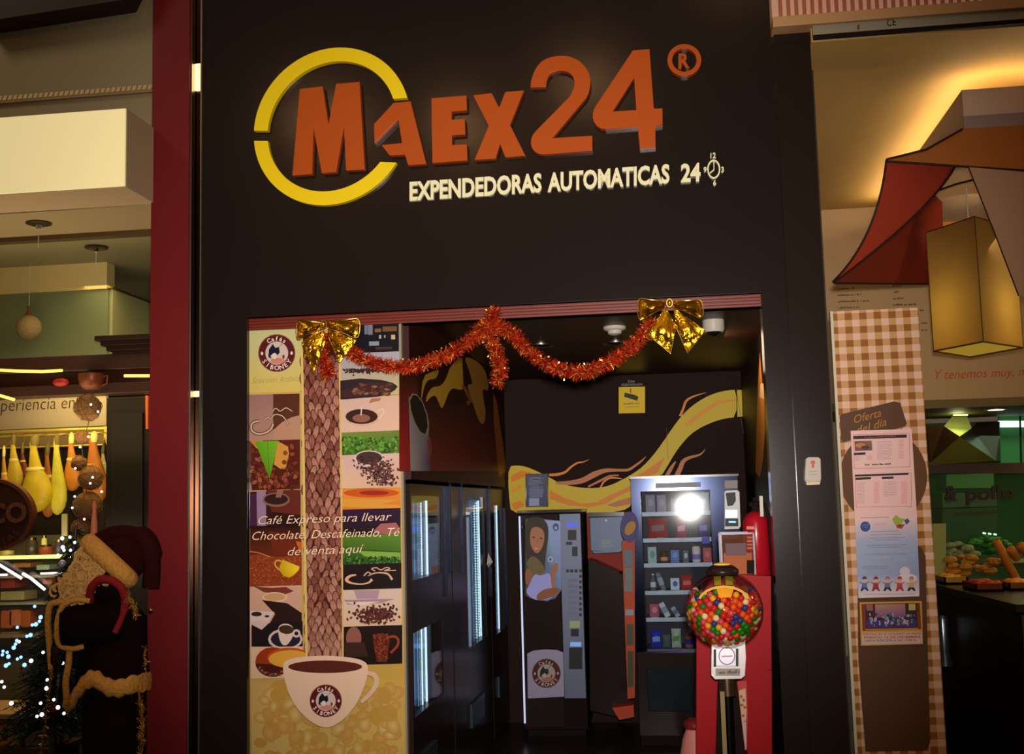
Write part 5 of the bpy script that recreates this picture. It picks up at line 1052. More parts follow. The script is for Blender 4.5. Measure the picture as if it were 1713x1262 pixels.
# kitchen furniture seen through the glass
t_ = thing('white_appliance', P(1620, 860, 3.6), 'pale box shaped appliance behind the lettered glass', 'appliance'); S(G4([(245, 770), (705, 755), (705, 900), (245, 905)]), 3.7, .3, 'upper_door', mat('appliance_green', (120, 160, 110), .4), t_, bevel=.004); S(G4([(205, 950), (735, 950), (735, 1075), (210, 1090)]), 3.6, .4, 'lower_door', mat('appliance_grey', (120, 134, 130), .35), t_, bevel=.004); S(G4([(210, 1100), (735, 1085), (735, 3900), (215, 3900)]), 3.6, .4, 'base', mat('appliance_base', (90, 110, 100), .4), t_)
# food counter
YF = 1.7
zcn = P(1600, 975, 1.9).z
cn = thing('food_counter', (P(1700, 1100, 1.2).x, 1.6, 0), 'dark angled food counter of the right shop with glowing trays', 'counter')
a, b, b2 = PZ(1563, 978, zcn), PZ(1700, 1012, zcn), PZ(1800, 1010, zcn)
q = [a, b, b2, b2 + Vector((0, 1.6, 0)), a + Vector((0, 1.0, 0))]
MB().hexa([v + Vector((0, 0, .0)) for v in q], [v - Vector((0, 0, .035)) for v in q]).build('worktop', mat('worktop_dark', (60, 44, 26), .25), cn)
q2 = [v + Vector((.02, .03, -.035)) for v in q]; MB().hexa(q2, [Vector((v.x, v.y, 0)) for v in q2]).build('front_body', mat('counter_black', (36, 26, 18), .35), cn)
b3 = b + Vector((.02, -.01, -.05)); b4 = b2 + Vector((0, -.01, -.05)); MB().hexa([b3, b4, Vector((b4.x, b4.y, b4.z - .2)), Vector((b3.x, b3.y, b3.z - .2))], [v + Vector((0, .02, 0)) for v in (b3, b4, Vector((b4.x, b4.y, b4.z - .2)), Vector((b3.x, b3.y, b3.z - .2)))]).build('olive_panel', mat('olive_panel', (84, 84, 34), .4), cn)
MB().box(P(1566, 940, 2.2).x, 3.4, 2.1, 2.6, P(1640, 940, 2.3).z - .02, P(1640, 940, 2.3).z).build('upper_shelf', mat('shelf_olive', (70, 64, 34), .4), cn)
def tray(u0, v0, u1, v1, lab, c, foods, fc):
    z = zcn + .002; A_, B_ = PZ(u0, v1, z), PZ(u1, v1, z); d_ = .28
    t = thing('food_tray', (A_ + B_) / 2 + Vector((0, .1, 0)), lab, 'tray', 'trays on the right shop counter'); m_ = MB(); m_.box(A_.x, B_.x, A_.y, A_.y + d_, z, z + .01); m_.box(A_.x, B_.x, A_.y, A_.y + .01, z, z + .04); m_.box(A_.x, B_.x, A_.y + d_ - .01, A_.y + d_, z, z + .04); m_.box(A_.x, A_.x + .01, A_.y, A_.y + d_, z, z + .04); m_.box(B_.x - .01, B_.x, A_.y, A_.y + d_, z, z + .04); m_.build('pan', mat('tray_%d' % u0, c, .25, .7), t)
    mb = MB()
    for i in range(foods): mb.ball((Rr.uniform(A_.x + .03, B_.x - .03), Rr.uniform(A_.y + .03, A_.y + d_ - .03), z + .035), Rr.uniform(.016, .028), 8, 6, sx=1.4, sz=.7)
    o = mb.build('food_pieces', mat('food_%d' % u0, fc, .35), t, smooth=True); o['kind'] = 'stuff'
tray(1580, 966, 1622, 978, 'golden pastry tray at the left end of the counter', (220, 170, 70), 16, (226, 160, 60)); tray(1632, 964, 1684, 990, 'tray of red cured meat pieces on the counter', (150, 70, 40), 26, (190, 60, 36)); tray(1688, 962, 1740, 988, 'tray of bright orange pastries at the right frame edge', (170, 110, 50), 22, (236, 140, 50))
for i, (u0, v0, u1, v1, w_) in enumerate(((1666, 905, 1700, 970, 15), (1690, 918, 1701, 935, 12), (1706, 912, 1722, 930, 12))):
    A_, B_ = P(u0, v0, 1.9), P(u1, v1, 1.95); t_ = MB().tube([A_, A_.lerp(B_, .05), A_.lerp(B_, .5), B_], [.02, .026, .027, .026], 10).build('breadstick', mat('bread_crust', (200, 120, 40), .5, noise=.25, scale=30), None, smooth=True)
    tag(t_, ('long golden bread roll leaning over the trays', 'short golden bread piece beside the long roll', 'golden bread piece cut by the right frame edge')[i], 'bread', 'breads standing on the counter')
for i, (u, v, r_, c, nm, lab) in enumerate(((1602, 922, 22, (120, 130, 90), 'lettuce_heap', 'pale grey green bagged salad on the shelf behind glass'), (1648, 912, 26, (46, 110, 40), 'salad_heap', 'dark green leafy salad heap behind the glass'), (1572, 935, 15, (30, 100, 90), 'teal_bag', 'teal green bag beside the gingham banner'), (1622, 945, 30, (180, 120, 36), 'bread_basket', 'wide golden tray of pastries lit under the glass'))):
    c0 = P(u, v, (2.2, 2.42, 2.05, 1.98)[i]); mb = MB(); Rq = random.Random(i)
    for k in range(26):
        a = Rq.uniform(0, 6.28); rr = r_ / 285 * math.sqrt(Rq.random()); mb.ball(c0 + Vector((rr * math.cos(a) * 1.5, rr * .6 * Rq.uniform(-1, 1), rr * math.sin(a) * .55)), Rq.uniform(.018, .035), 7, 5, sx=1.3, sz=.7)
    tag(mb.build(nm, mat('heap_%d' % i, c, .5, noise=.3, scale=25), None, smooth=False), lab, 'food')
t_ = S([(1560, 877), (1583, 876), (1583, 966), (1562, 966)], 1.98, .08, 'carton', mat('yellow_green_carton', (140, 140, 70), .5), None, bevel=.004); tag(t_, 'yellow and pale green carton at the glass beside the banner', 'carton')
for i in range(3): MB().tube([P(1644 + i * 9, 892 + i, 2.625), P(1649 + i * 9, 893 + i, 2.625)], .006, 6).build('lamp_reflection', lightmat('small_green_white', (190, 255, 215), 1.6), bm_)  # lamp reflections in the glass, added as short glowing tubes
c = P(1576, 1108, 1.55); t_ = thing('chrome_leg', c, 'rounded pale chrome counter leg with a flared foot beside the banner', 'leg'); a = P(1576, 1030, 1.55); r_ = .03
MB().lathe([(r_ * .8, 0), (r_, -.02), (r_, -(a.z - P(1576, 1092, 1.55).z))], a, 18).build('post', mat('pale_chrome', (130, 140, 150), .2, .8), t_, smooth=True); MB().lathe([(r_ * .9, -(a.z - P(1576, 1092, 1.55).z)), (r_ * 1.5, -(a.z - P(1576, 1114, 1.55).z))], a, 18).build('flared_foot', mat('pale_chrome', (0, 0, 0)), t_, smooth=True)
MB().tube([a + Vector((0, 0, -.3)), (a.x, a.y, 0)], .012, 8).build('stem', M_black2, t_)

# pagoda shaped fabric shade
sh = thing('fabric_shade', P(1560, 470, .6), 'large flared lampshade with red side panel, orange hem and dark piping', 'lamp')
M_rf = mat('red_fabric', (150, 48, 26), .8, noise=.08, scale=6); M_of = mat('orange_fabric', (166, 98, 42), .8, noise=.08, scale=6); M_bf = mat('beige_fabric', (176, 138, 108), .8); M_pp = mat('dark_piping', (40, 22, 16), .6)
def cloth(rows, name, m_, th=.004):
    vs = []; n = len(rows[0])
    for r_ in rows: vs += [P(u, v, y) for u, v, y in r_]
    fs = [(i * n + j, i * n + j + 1, (i + 1) * n + j + 1, (i + 1) * n + j) for i in range(len(rows) - 1) for j in range(n - 1)]
    k = len(vs); vs += [v + Vector((0, th, th)) for v in vs]; fs += [tuple(a + k for a in f[::-1]) for f in fs]
    MB().add(vs, fs).build(name, m_, sh, smooth=True)
def bz(a, b, c_, t): return tuple(a[i] * (1 - t) ** 2 + 2 * b[i] * t * (1 - t) + c_[i] * t * t for i in range(3))
L1 = lambda t: bz((1483, 267, .28), (1468, 400, .5), (1393, 472, .3), t); L2 = lambda t: bz((1598, 278, .28), (1560, 350, .7), (1395, 473, .3), t)
cloth([[tuple(L1(i / 14)[k] * (1 - s_) + L2(i / 14)[k] * s_ for k in range(3)) for s_ in (0, .33, .66, 1)] for i in range(15)], 'red_side_panel', M_rf)
L3 = lambda t: (lambda q: (q[0], q[1], q[2] + .01 + 1.3 * t))(L2(1 - .78 * t)); L4 = lambda t: (1396 + 185 * t, 474 + 2 * t, .32 + 2.0 * t)
cloth([[tuple(L3(i / 12)[k] * (1 - s_) + L4(i / 12)[k] * s_ for k in range(3)) for s_ in (0, .5, 1)] for i in range(13)], 'inner_red_panel', mat('deep_red_fabric', (134, 40, 24), .8))
cloth([[(1552, 322, 2.3), (1640, 320, 2.4), (1713, 330, 2.4)], [(1540, 400, 2.4), (1640, 420, 2.45), (1700, 420, 2.4)]], 'inner_orange_panel', mat('glowing_orange_fabric', (206, 130, 40), .8))
cloth([[(1482, 266, .28), (1550, 250, .3), (1610, 216, .32), (1720, 210, .32), (1790, 205, .32)], [(1484, 270, .26), (1545, 274, .27), (1615, 279, .27), (1720, 286, .27), (1790, 290, .27)]], 'orange_hem_panel', M_of)
cloth([[(1620, 280, .25), (1720, 286, .26), (1790, 290, .26)], [(1662, 385, .2), (1745, 390, .2), (1790, 390, .2)], [(1704, 495, .1), (1760, 490, .1), (1790, 490, .1)]], 'beige_side_panel', M_bf)
for L in ([L1(i / 14) for i in range(15)], [L2(i / 14) for i in range(15)], [L4(i / 4) for i in range(5)], [(1484, 270, .25), (1545, 274, .26), (1615, 279, .26), (1740, 287, .26)], [(1620, 280, .24), (1662, 385, .19), (1704, 495, .09)], [(1483, 267, .27), (1550, 250, .29), (1610, 216, .31)]):
    MB().tube([P(u, v, y - .004) for u, v, y in L], .0055 if L[0][0] != 1620 else .003, 6).build('piping', M_pp, sh, smooth=True)
MB().tube([P(1560, 322, 1.0), P(1600, 308, 1.0), P(1640, 298, 1.0)], .006, 6).build('frame_rod', M_pp, sh)
# hanging square lantern
zb_ = 2.42; ln = [PZ(1645, 572, zb_), PZ(1712, 582, zb_), PZ(1623, 598, zb_), PZ(1562, 588, zb_)]
top = P(1636, 362, ln[0].y).z
la = thing('square_lantern', ((ln[0] + ln[2]) / 2), 'square tan fabric lantern glowing inside, hanging below the red shade', 'lantern')
def lantern_mat(name):
    ma = bpy.data.materials.new(name); ma.use_nodes = True; nt = ma.node_tree; b = nt.nodes['Principled BSDF']; b.inputs['Base Color'].default_value = K(128, 98, 56); b.inputs['Roughness'].default_value = .9
    tr_ = nt.nodes.new('ShaderNodeBsdfTranslucent'); tr_.inputs[0].default_value = K(176, 140, 70); mx = nt.nodes.new('ShaderNodeMixShader'); mx.inputs[0].default_value = .45
    nt.links.new(b.outputs[0], mx.inputs[1]); nt.links.new(tr_.outputs[0], mx.inputs[2]); nt.links.new(mx.outputs[0], nt.nodes['Material Output'].inputs[0]); return ma
ML = lantern_mat('tan_lantern_fabric'); cc_ = sum(ln, Vector()) / 4
for i in range(4):
    a, b = ln[i], ln[(i + 1) % 4]; MB().add([a, b, Vector((b.x, b.y, top)), Vector((a.x, a.y, top))], [(0, 1, 2, 3)]).build('fabric_side', ML, la)
MB().add([v + Vector((0, 0, .006)) for v in ln], [(0, 1, 2, 3)]).build('diffuser', mat('lantern_diffuser', (214, 170, 60), .7, emis=(220, 180, 60), es=.35), la)
m_ = MB()
for i in range(4): a, b = ln[i], ln[(i + 1) % 4]; m_.tube([a, b], .004, 5); m_.tube([Vector((a.x, a.y, zb_)), Vector((a.x, a.y, top))], .003, 5); m_.tube([Vector((a.x, a.y, top)), Vector((b.x, b.y, top))], .004, 5)
m_.build('wire_frame', mat('dark_gold_wire', (90, 60, 24), .5), la)
MB().tube([Vector((cc_.x, cc_.y, top - .2)), Vector((cc_.x, cc_.y, top + .35))], .004, 6).build('cord', M_wax, la); MB().lathe([(.04, .3), (.03, .34), (.012, .36)], (cc_.x, cc_.y, top), 14).build('ceiling_cup', M_wax, la)
MB().ball((cc_.x, cc_.y, zb_ + .3), .04).build('bulb', lightmat('bulb_glow', (255, 214, 130), 2), la, smooth=True)
lamp('lantern_lamp', 'POINT', (cc_.x, cc_.y, zb_ + .24), 3.2, (1, .86, .4), .05)

# ================================================================ LEFT SHOP
XL = -6.0
zb1, zb2 = P(210, 312, -.33).z, P(210, 180, -.33).z; xbx = P(210, 250, -.33).x
struct(MB().box(XL, xa, 0, .1, zb1, 5.2).build('wall_bulkhead', mat('olive_plaster', (140, 128, 98), .7, noise=.06, scale=2)))
q = [P(-40, -60, -.15), P(235, -60, -.15), P(205, 0, -.15), P(-40, 38, -.15)]
struct(MB().hexa(q, [v + Vector((0, .15, 0)) for v in q]).build('trim_8', mat('dark_soffit', (52, 34, 26), .6)))
lb = thing('left_light_box', ((XL + xbx) / 2, -.17, zb1), 'glowing cream rectangular light box over the left shop front', 'light box')
MB().box(XL, xbx, -.32, -.006, zb1, zb2).build('casing', mat('pinkish_casing', (184, 156, 124), .6), lb, bevel=.003)
MB().box(XL, xbx - .004, -.33, -.32, zb1 + .004, zb2 - .004).build('front_panel', mat('cream_lit_panel', (222, 202, 148), .5, emis=(240, 222, 160), es=.6), lb)
rl = thing('rope_light', P(130, 155, -.02), 'row of tiny warm glints along the bulkhead above the cream light box', 'light')
a, b = P(-30, 182, -.02), P(264, 143, -.02); MB().box(a.x, b.x, -.02, 0, b.z - .03, b.z + .01).build('rail', mat('rail_tan', (140, 116, 78), .5), rl)
for i in range(34):
    x = a.x + (b.x - a.x) * (i + .5) / 34; k = .35 + .5 * (i / 34); MB().hexa([Vector((x - .012, -.024, b.z - .016)), Vector((x + .006, -.024, b.z - .016)), Vector((x + .014, -.024, b.z + .006)), Vector((x - .004, -.024, b.z + .006))], [Vector((x - .012, -.02, b.z - .016)), Vector((x + .006, -.02, b.z - .016)), Vector((x + .014, -.02, b.z + .006)), Vector((x - .004, -.02, b.z + .006))]).build('light_bead', mat('bead_glow', (150, 124, 84), .4, emis=(230, 190, 120), es=.12), rl)
struct(MB().box(XL, xa + .1, -.003, .46, zb1 - .004, zb1 + .05).build('ceiling_left', mat('tan_soffit', (160, 140, 104), .6)))
struct(MB().box(XL, xa + .1, .46, .52, zb1 - .03, zb1 + .05).build('trim_9', mat('dark_tan_rail', (84, 62, 36), .5)))
struct(MB().box(XL, xa + .1, .52, 2.6, zb1, zb1 + .05).build('ceiling_left_2', mat('greenish_soffit', (140, 132, 96), .6)))
xg = P(185, 480, 1.25).x
struct(MB().box(XL, xg, 1.2, 1.3, P(100, 487, 1.2).z, zb1).build('wall_cream', mat('cream_fascia', (206, 180, 112), .6)))
struct(MB().box(XL, xa + .1, 2.6, 2.7, 0, zb1).build('wall_back_left', mat('olive_back_wall', (66, 52, 30), .6)))
gp = thing('glass_valance', P(100, 560, 1.25), 'frosted teal glass valance with thin gold rim hanging above the hams', 'glass panel')
zg1, zg0 = P(100, 484, 1.22).z, P(100, 600, 1.22).z
M_teal = mat('frosted_teal', (112, 116, 78), .35, noise=.1, scale=1.5)
MB().box(XL, xg, 1.22, 1.24, zg0, zg1).build('front_pane', M_teal, gp); MB().box(xg, xg + .02, 1.24, 2.0, zg0, zg1).build('side_pane', mat('frosted_pale', (150, 146, 96), .35), gp)
MB().box(xg - .0, xa + .1, 1.9, 1.92, zg0, zg1 - .05).build('rear_pane', mat('frosted_pale', (0, 0, 0)), gp)
MB().box(XL, xg + .02, 1.205, 1.24, zg1 - .012, zg1).box(xg, xg + .025, 1.22, 2.0, zg1 - .014, zg1).build('gold_rim', mat('gold_rim', (150, 116, 40), .3, .8), gp)
mb = MB()
for x, y in ((200, 486), (210, 504), (214, 521), (234, 521), (214, 533), (235, 533), (222, 494), (190, 478)): mb.ball(P(x, y, 1.88), .009, 6, 4)
mb.build('star_reflections', mat('star_white', (190, 215, 200), .4), gp)  # star-like reflections in the glass, added as pale dots
struct(MB().box(XL, xg + .3, 1.27, 1.3, P(100, 580, 1.27).z - .05, P(100, 578, 1.27).z + .02).build('trim_10', mat('grey_sill', (130, 110, 90), .5)))
for i, (u, v, Y_) in enumerate(((65, 374, .2), (161, 416, .8))):
    c = P(u, v, Y_); c.z = zb1 - .002; t_ = thing('ceiling_spot', c, ('round dark ceiling spot nearer the cream light box', 'second dark ceiling spot, deeper in near the red column')[i], 'ceiling light', 'ceiling spots of the left shop')
    MB().lathe([(.062, 0), (.066, -.008), (.05, -.014)], c, 22).build('flange', mat('bronze_spot', (66, 52, 36), .35, .6), t_, smooth=True); MB().lathe([(.016, -.014), (.014, -.03)], c, 12).build('socket', M_chrome, t_); MB().tube([c + Vector((0, 0, -.03)), c + Vector((0, 0, -.13))], .002, 5).build('cable', M_wax, t_)
t_ = thing('pale_bauble', P(48, 570, 1.1), 'large pale woven ball with a tied top hanging before the teal glass', 'bauble'); c = P(48, 548, 1.1)
MB().ball(c, .075, 18, 12).build('woven_ball', mat('pale_wicker', (150, 126, 80), .7, bump=.8, scale=60), t_, smooth=True); MB().lathe([(.022, .07), (.008, .11), (.014, .13)], c, 10).build('tied_top', mat('brown_knot', (96, 66, 40), .7), t_); MB().tube([c + Vector((0, 0, .12)), (c.x, c.y, zb1)], .0015, 4).build('thread', M_wax, t_)
# wooden canopy beam
YW = .75
wb = thing('wooden_beam', P(120, 640, YW), 'dark carved wooden beam crossing the left shop above the hams', 'beam')
z0, z1 = P(120, 662, YW).z, P(120, 595, YW).z; xw = xa + .05
MB().box(XL, xw, YW, YW + .1, z1 - .09, z1).build('upper_board', M_dwood, wb, bevel=.004); MB().box(XL, xw, YW + .04, YW + .1, z0 + .05, z1 - .09).build('recessed_board', mat('dark_red_wood', (52, 26, 16), .35), wb); MB().box(XL, xw, YW - .02, YW + .1, z0, z0 + .06).build('lower_rail', M_dwood, wb, bevel=.004)
for i in range(4): a_ = P(165 + i * 7, 565 + i * 8, YW - .03); MB().box(a_.x, xw, YW - .08 + i * .02, YW + .1, P(180, 573 + i * 8, YW).z, P(180, 565 + i * 8, YW).z).build('cornice_step', mat('cornice_wood', (36, 20, 13), .4), wb, bevel=.002)
for i, (L, nm) in enumerate((([(-30, 618), (30, 621), (70, 622), (104, 620)], 'long curved warm light reflection on the wooden beam'), ([(208, 629), (252, 629)], 'short warm light reflection on the beam beside the red column'), ([(-30, 662), (0, 662), (24, 669)], 'low warm light reflection on the beam at the left frame edge'))):
    o = MB().tube([P(u, v, YW - .03) for u, v in L], .0085, 8).build('light_reflection', lightmat('warm_reflection', (250, 200, 100), 1.1), None); tag(o, nm, 'light')  # streaks of light reflected by the beam, added as glowing tubes
t_ = thing('copper_reflection', P(153, 655, YW - .02), 'brownish reflection shaped as a dull copper bowl on the wooden beam', 'pot'); c = P(153, 652, YW - .04)  # vague reflection on the beam, given the shape of a bowl
MB().lathe([(.04, 0), (.062, .02), (.072, .06), (.07, .088), (.064, .088), (.06, .05)], c, 22).build('bowl_reflection', mat('dull_copper_reflection', (110, 58, 34), .4, .4), t_, smooth=True); MB().tube([c + Vector((.07, 0, .07)), c + Vector((.095, 0, .075)), c + Vector((.09, 0, .03)), c + Vector((.062, 0, .02))], .006, 6).build('handle', mat('dull_copper_reflection', (0, 0, 0)), t_, smooth=True)  # bowl and handle only shape the reflection on the beam
t_ = MB().ball(P(102, 640, YW - .02), .03, 14, 10, sx=1.6, sz=.8).build('red_fruit', mat('red_fruit', (150, 36, 24), .35), None, smooth=True); tag(t_, 'small dark red rounded fruit lying left of the copper brown reflection', 'fruit')
# board with script
t_ = thing('script_board', P(90, 716, 1.3), 'grey board with brown handwritten lettering above the ham rail', 'sign'); S([(-60, 668), (177, 660), (177, 712), (-60, 722)], 1.3, .03, 'board', mat('grey_board', (160, 140, 112), .6), t_)
p = Print(MY(1.299)); p.text('experiencia en', (-24, 690), (124, 683), 19, (60, 38, 30), -.012, .1); p.build('lettering', t_, PAPER)
# rails
hr = thing('ham_rail', P(90, 730, 1.2), 'pair of polished brass rails the hams hang from', 'rail')
for v, r_ in ((724, .010), (731.5, .008), (751, .006)): a, b = P(-60, v, 1.2), P(180, v - 7, 1.2); MB().tube([(a.x, 1.2, b.z), (b.x + .02, 1.2, b.z)], r_, 10).build('rail_tube', mat('lit_brass', (220, 190, 90), .25, .6), hr, smooth=True)
for u in (-20, 178): c = P(u, 722, 1.2); MB().box(c.x - .01, c.x + .01, 1.19, 1.3, c.z - .12, c.z + .03).build('bracket', M_brass, hr)
def ham(cx, v0, v1, wpx, c, lab, Y_, knob=False, neck=.42, lean=0):
    Y_ -= .07
    a, b = P(cx, v0, Y_), P(cx + lean, v1, Y_); h = a.z - b.z; r_ = wpx * .64 / (1950 / (5.4 + Y_)); t = thing('ham', (a.x, Y_, a.z), lab, 'ham', 'cured hams hanging from the rail')
    pf = [(.1, 0), (.5, .03), (.85, .1), (1, .2), (.97, .33), (.78, .45), (.5, .6), (.36, .74), (.26, .86), (.3, .93), (.22, 1.0)]
    mb = MB(); n = 16; pts = []
    for rr, q in pf: pts.append(((rr if q < .5 else rr * neck / .42) * r_, q * h))
    mb.lathe(pts, (b.x, Y_, b.z), n, sy=.6)
    for v in mb.v: f = (v.z - b.z) / h; v.x += (a.x - b.x) * f + r_ * .12 * math.sin(f * 5)
    mb.build('meat', mat('ham_%d_%d' % (cx, v0), tuple(int(q * .95) for q in c), .35, noise=.45, scale=9, bump=.5), t, smooth=True)
    MB().lathe([(r_ * .24, -.03), (r_ * .3, 0), (r_ * .22, .025), (r_ * .1, .035)], (a.x, Y_ - .002, a.z - .01), 10).build('hoof', mat('ham_bone', (226, 200, 110), .4) if knob else mat('ham_hoof', (110, 92, 44), .5), t, smooth=True)
    MB().tube([Vector((a.x, Y_, a.z - .05)), Vector((a.x + .002, Y_, a.z + .01)), Vector((a.x + .004, 1.2, P(cx, 724, 1.2).z))], .003, 5).build('rope', mat('rope_brown', (120, 84, 50), .7), t)
    MB().lathe([(r_ * .55, h * .56), (r_ * .6, h * .585), (r_ * .5, h * .61)], (b.x + (a.x - b.x) * .58, Y_, b.z), 14, sy=.62).build('fat_collar', mat('ham_fat', (214, 190, 96), .5), t, smooth=True)
for a in ((7, 753, 850, 15, (206, 140, 40), 'narrow golden ham at the left frame edge', 1.12, True), (23, 733, 822, 24, (196, 164, 44), 'slim yellow ham behind the round sign', 1.15, False), (59, 734, 858, 46, (190, 160, 34), 'broadest pale yellow ham of the row', 1.05, False, .36), (96, 733, 862, 25, (196, 180, 50), 'long slender yellow green ham right of the broadest one', 1.08, False, .5),
          (120, 731, 822, 26, (196, 120, 34), 'orange ham with white bone end left of the hanging balls', 1.12, True), (158, 729, 845, 36, (176, 100, 32), 'brown orange ham with white bone end beside the dark cabinet', 1.15, True, .5), (38, 748, 806, 16, (120, 50, 26), 'small dark red ham between two yellow hams', 1.25, False), (80, 750, 866, 22, (170, 96, 32), 'orange ham hanging behind the slender yellow one', 1.25, False), (173, 748, 815, 14, (196, 176, 110), 'pale thin ham at the dark cabinet edge', 1.25, False)): ham(*a)
# dark cabinet
t_ = thing('dark_cabinet', P(212, 900, 1.0), 'tall nearly black wooden cabinet between hams and red column', 'cabinet'); x0 = P(177, 800, .95).x
MB().box(x0, xa + .05, .95, 1.25, 0, z0).build('carcass', mat('near_black_wood', (17, 10, 7), .5, spec=.1), t_, bevel=.004); S(rect(184, 690, 238, 930), .93, .02, 'door_panel', mat('near_black_wood2', (19, 11, 8), .5, spec=.1), t_, bevel=.004); S([(243, 662), (247, 662), (247, 718), (244, 718)], .93, .02, 'red_trim', mat('red_trim', (150, 60, 30), .5), t_)
# round sign
rsn = thing('round_sign', P(-12, 927, .45), 'round brown hanging sign with CO lettering, cut by the left frame edge', 'sign')
S(ellp(-12, 862, 66, 60, 48), .45, .03, 'disc', mat('sign_brown', (50, 26, 17), .5), rsn); slab(MB(), [ellp(-12, 862, 67, 61, 48), ellp(-12, 862, 61, 55, 48)], .44, .045).build('rim', mat('sign_rim', (88, 44, 26), .5), rsn)
M_sl = mat('sign_lettering', (104, 58, 34), .5)
text_parts(rsn, 'lettering', M_sl, 'CO', (-22, 876), (44, 873), 33, .44, .01, .03)
class _M: pass
p = Print(MY(.449)); p.ringtext('RIAS', -12, 862, 48, PI * 1.54, PI * 1.80, 13, (96, 46, 26), inward=True, bold=0); p.build('small_lettering', rsn, PAPER)
# hanging ball garland with lights
bg_ = thing('ball_garland', P(148, 660, .5), 'vertical string of woven brown balls with tiny white lights beside the hams', 'garland'); M_wk = mat('brown_wicker', (120, 80, 40), .7, bump=1, scale=70, noise=.4)
M_dot = lightmat('cool_fairy_light', (215, 225, 255), 2.5); M_dotb = lightmat('blue_fairy_light', (130, 180, 255), 2.2)
for u, v, r_ in ((147, 682, 25), (137, 730, 12), (132, 775, 14), (152, 800, 22), (146, 846, 26), (136, 885, 18)):
    c = P(u, v, .5); rr = r_ / 330; m_ = MB(); m_.ball(c, rr * .93, 14, 10)
    for k in range(9):
        ax = Vector((Rr.gauss(0, 1), Rr.gauss(0, 1), Rr.gauss(0, 1))).normalized(); q0 = ax.orthogonal().normalized(); q1 = ax.cross(q0); m_.tube([c + (q0 * math.cos(i * .524) + q1 * math.sin(i * .524)) * rr for i in range(13)], .002, 4, caps=False)
    m_.build('woven_ball', M_wk, bg_, smooth=True)
MB().tube([Vector((P(147, 655, .5).x, .735, z0 + .03)), P(147, 662, .52), P(150, 700, .5), P(137, 750, .48), P(145, 820, .5), P(138, 900, .5)], .002, 5).build('cord', M_dwood, bg_)
for u, v in ((152, 677), (164, 689), (148, 731), (134, 748), (126, 784), (155, 799), (151, 809), (170, 823), (125, 831), (121, 850), (120, 906), (141, 869)): MB().ball(P(u, v, .42), .0065, 8, 6).build('fairy_light', M_dot, bg_, smooth=True)
# ---- meat display counter
dc = thing('display_counter', (P(30, 1000, 1.0).x, 1.2, 0), 'lit glass deli counter at the lower left behind the decorated tree', 'display case')
def zz_(v, Y_): return P(60, v, Y_).z
xe = P(150, 950, 1.0).x
MB().box(XL, xe, 1.0, 1.9, 0, zz_(1110, 1.0)).build('base', mat('counter_base', (70, 60, 44), .4), dc, bevel=.004); MB().box(XL, xe, 1.85, 1.9, zz_(1110, 1.0), zz_(900, 1.0)).build('back_panel', mat('counter_back', (120, 116, 70), .4), dc)
for v, nm in ((1065, 'shelf'), (1010, 'shelf'), (965, 'shelf'), (932, 'top_shelf')): MB().box(XL, xe, 1.1, 1.85, zz_(v + 2, 1.1), zz_(v - 2, 1.1)).build(nm, mat('pale_shelf', (150, 140, 110), .3), dc)
MB().box(XL, P(122, 935, 1.0).x, .98, 1.0, zz_(935, 1.0), zz_(929, 1.0)).build('lit_edge', mat('lit_edge', (220, 215, 130), .4, emis=(235, 225, 130), es=.6), dc)
MB().box(XL, xe, 1.0, 1.01, zz_(1110, 1.0), zz_(936, 1.0)).build('front_glass', M_glass, dc)
for i, L in enumerate(([(-30, 932), (0, 946), (36, 968)], [(38, 960), (52, 968), (75, 987)], [(68, 960), (104, 959)], [(-20, 963), (12, 962)])):
    o = MB().tube([P(u, v, .96) for u, v in L], .009 if i < 2 else .006, 8).build('tube_glow', lightmat('pinkish_tube_glow', (240, 215, 225), 1.1), None); tag(o, ('diagonal white tube reflection from the left frame edge over the deli counter', 'second shorter diagonal white tube reflection over the counter', 'thin horizontal white tube inside the counter', 'thin white tube at the left frame edge')[i], 'light', 'tubes of the deli counter')  # the diagonal pair are fluorescent reflections, added as glowing tubes
for u0, v0, u1, v1, c, nm, lab in ((0, 1022, 20, 1052, (206, 100, 40), 'cheese_block', 'orange cheese block at the left frame edge'), (14, 1020, 34, 1048, (216, 120, 66), 'cheese_block', 'pinkish orange block beside the leftmost one'), (34, 1022, 50, 1050, (190, 90, 40), 'cheese_block', 'darker orange block near the tree'), (0, 968, 24, 985, (170, 60, 44), 'meat_cut', 'dark red meat cut under the diagonal tube reflections'),
      (0, 990, 40, 1005, (166, 150, 96), 'meat_tray', 'pale tray of cold cuts on the middle shelf'), (60, 945, 82, 954, (150, 170, 130), 'paper_pack', 'pale green wrapped pack on the upper shelf'), (20, 942, 50, 950, (190, 120, 50), 'meat_tray', 'small orange tray on the upper shelf'), (70, 966, 86, 978, (196, 110, 50), 'cheese_block', 'small orange block under the thin tube'), (0, 1058, 30, 1070, (140, 110, 60), 'meat_tray', 'brownish tray on the lowest shelf')):
    b = P((u0 + u1) / 2, v1, 1.15); w_ = (P(u1, v1, 1.15) - P(u0, v1, 1.15)).x; h_ = P(u0, v0, 1.15).z - P(u0, v1, 1.15).z
    tag(MB().box(b.x - w_ / 2, b.x + w_ / 2, 1.15, 1.3, b.z, b.z + h_).build(nm, mat('deli_%d_%d' % (u0, v0), c, .45, noise=.2, scale=20), None, bevel=.006), lab, 'food', 'goods in the deli counter')
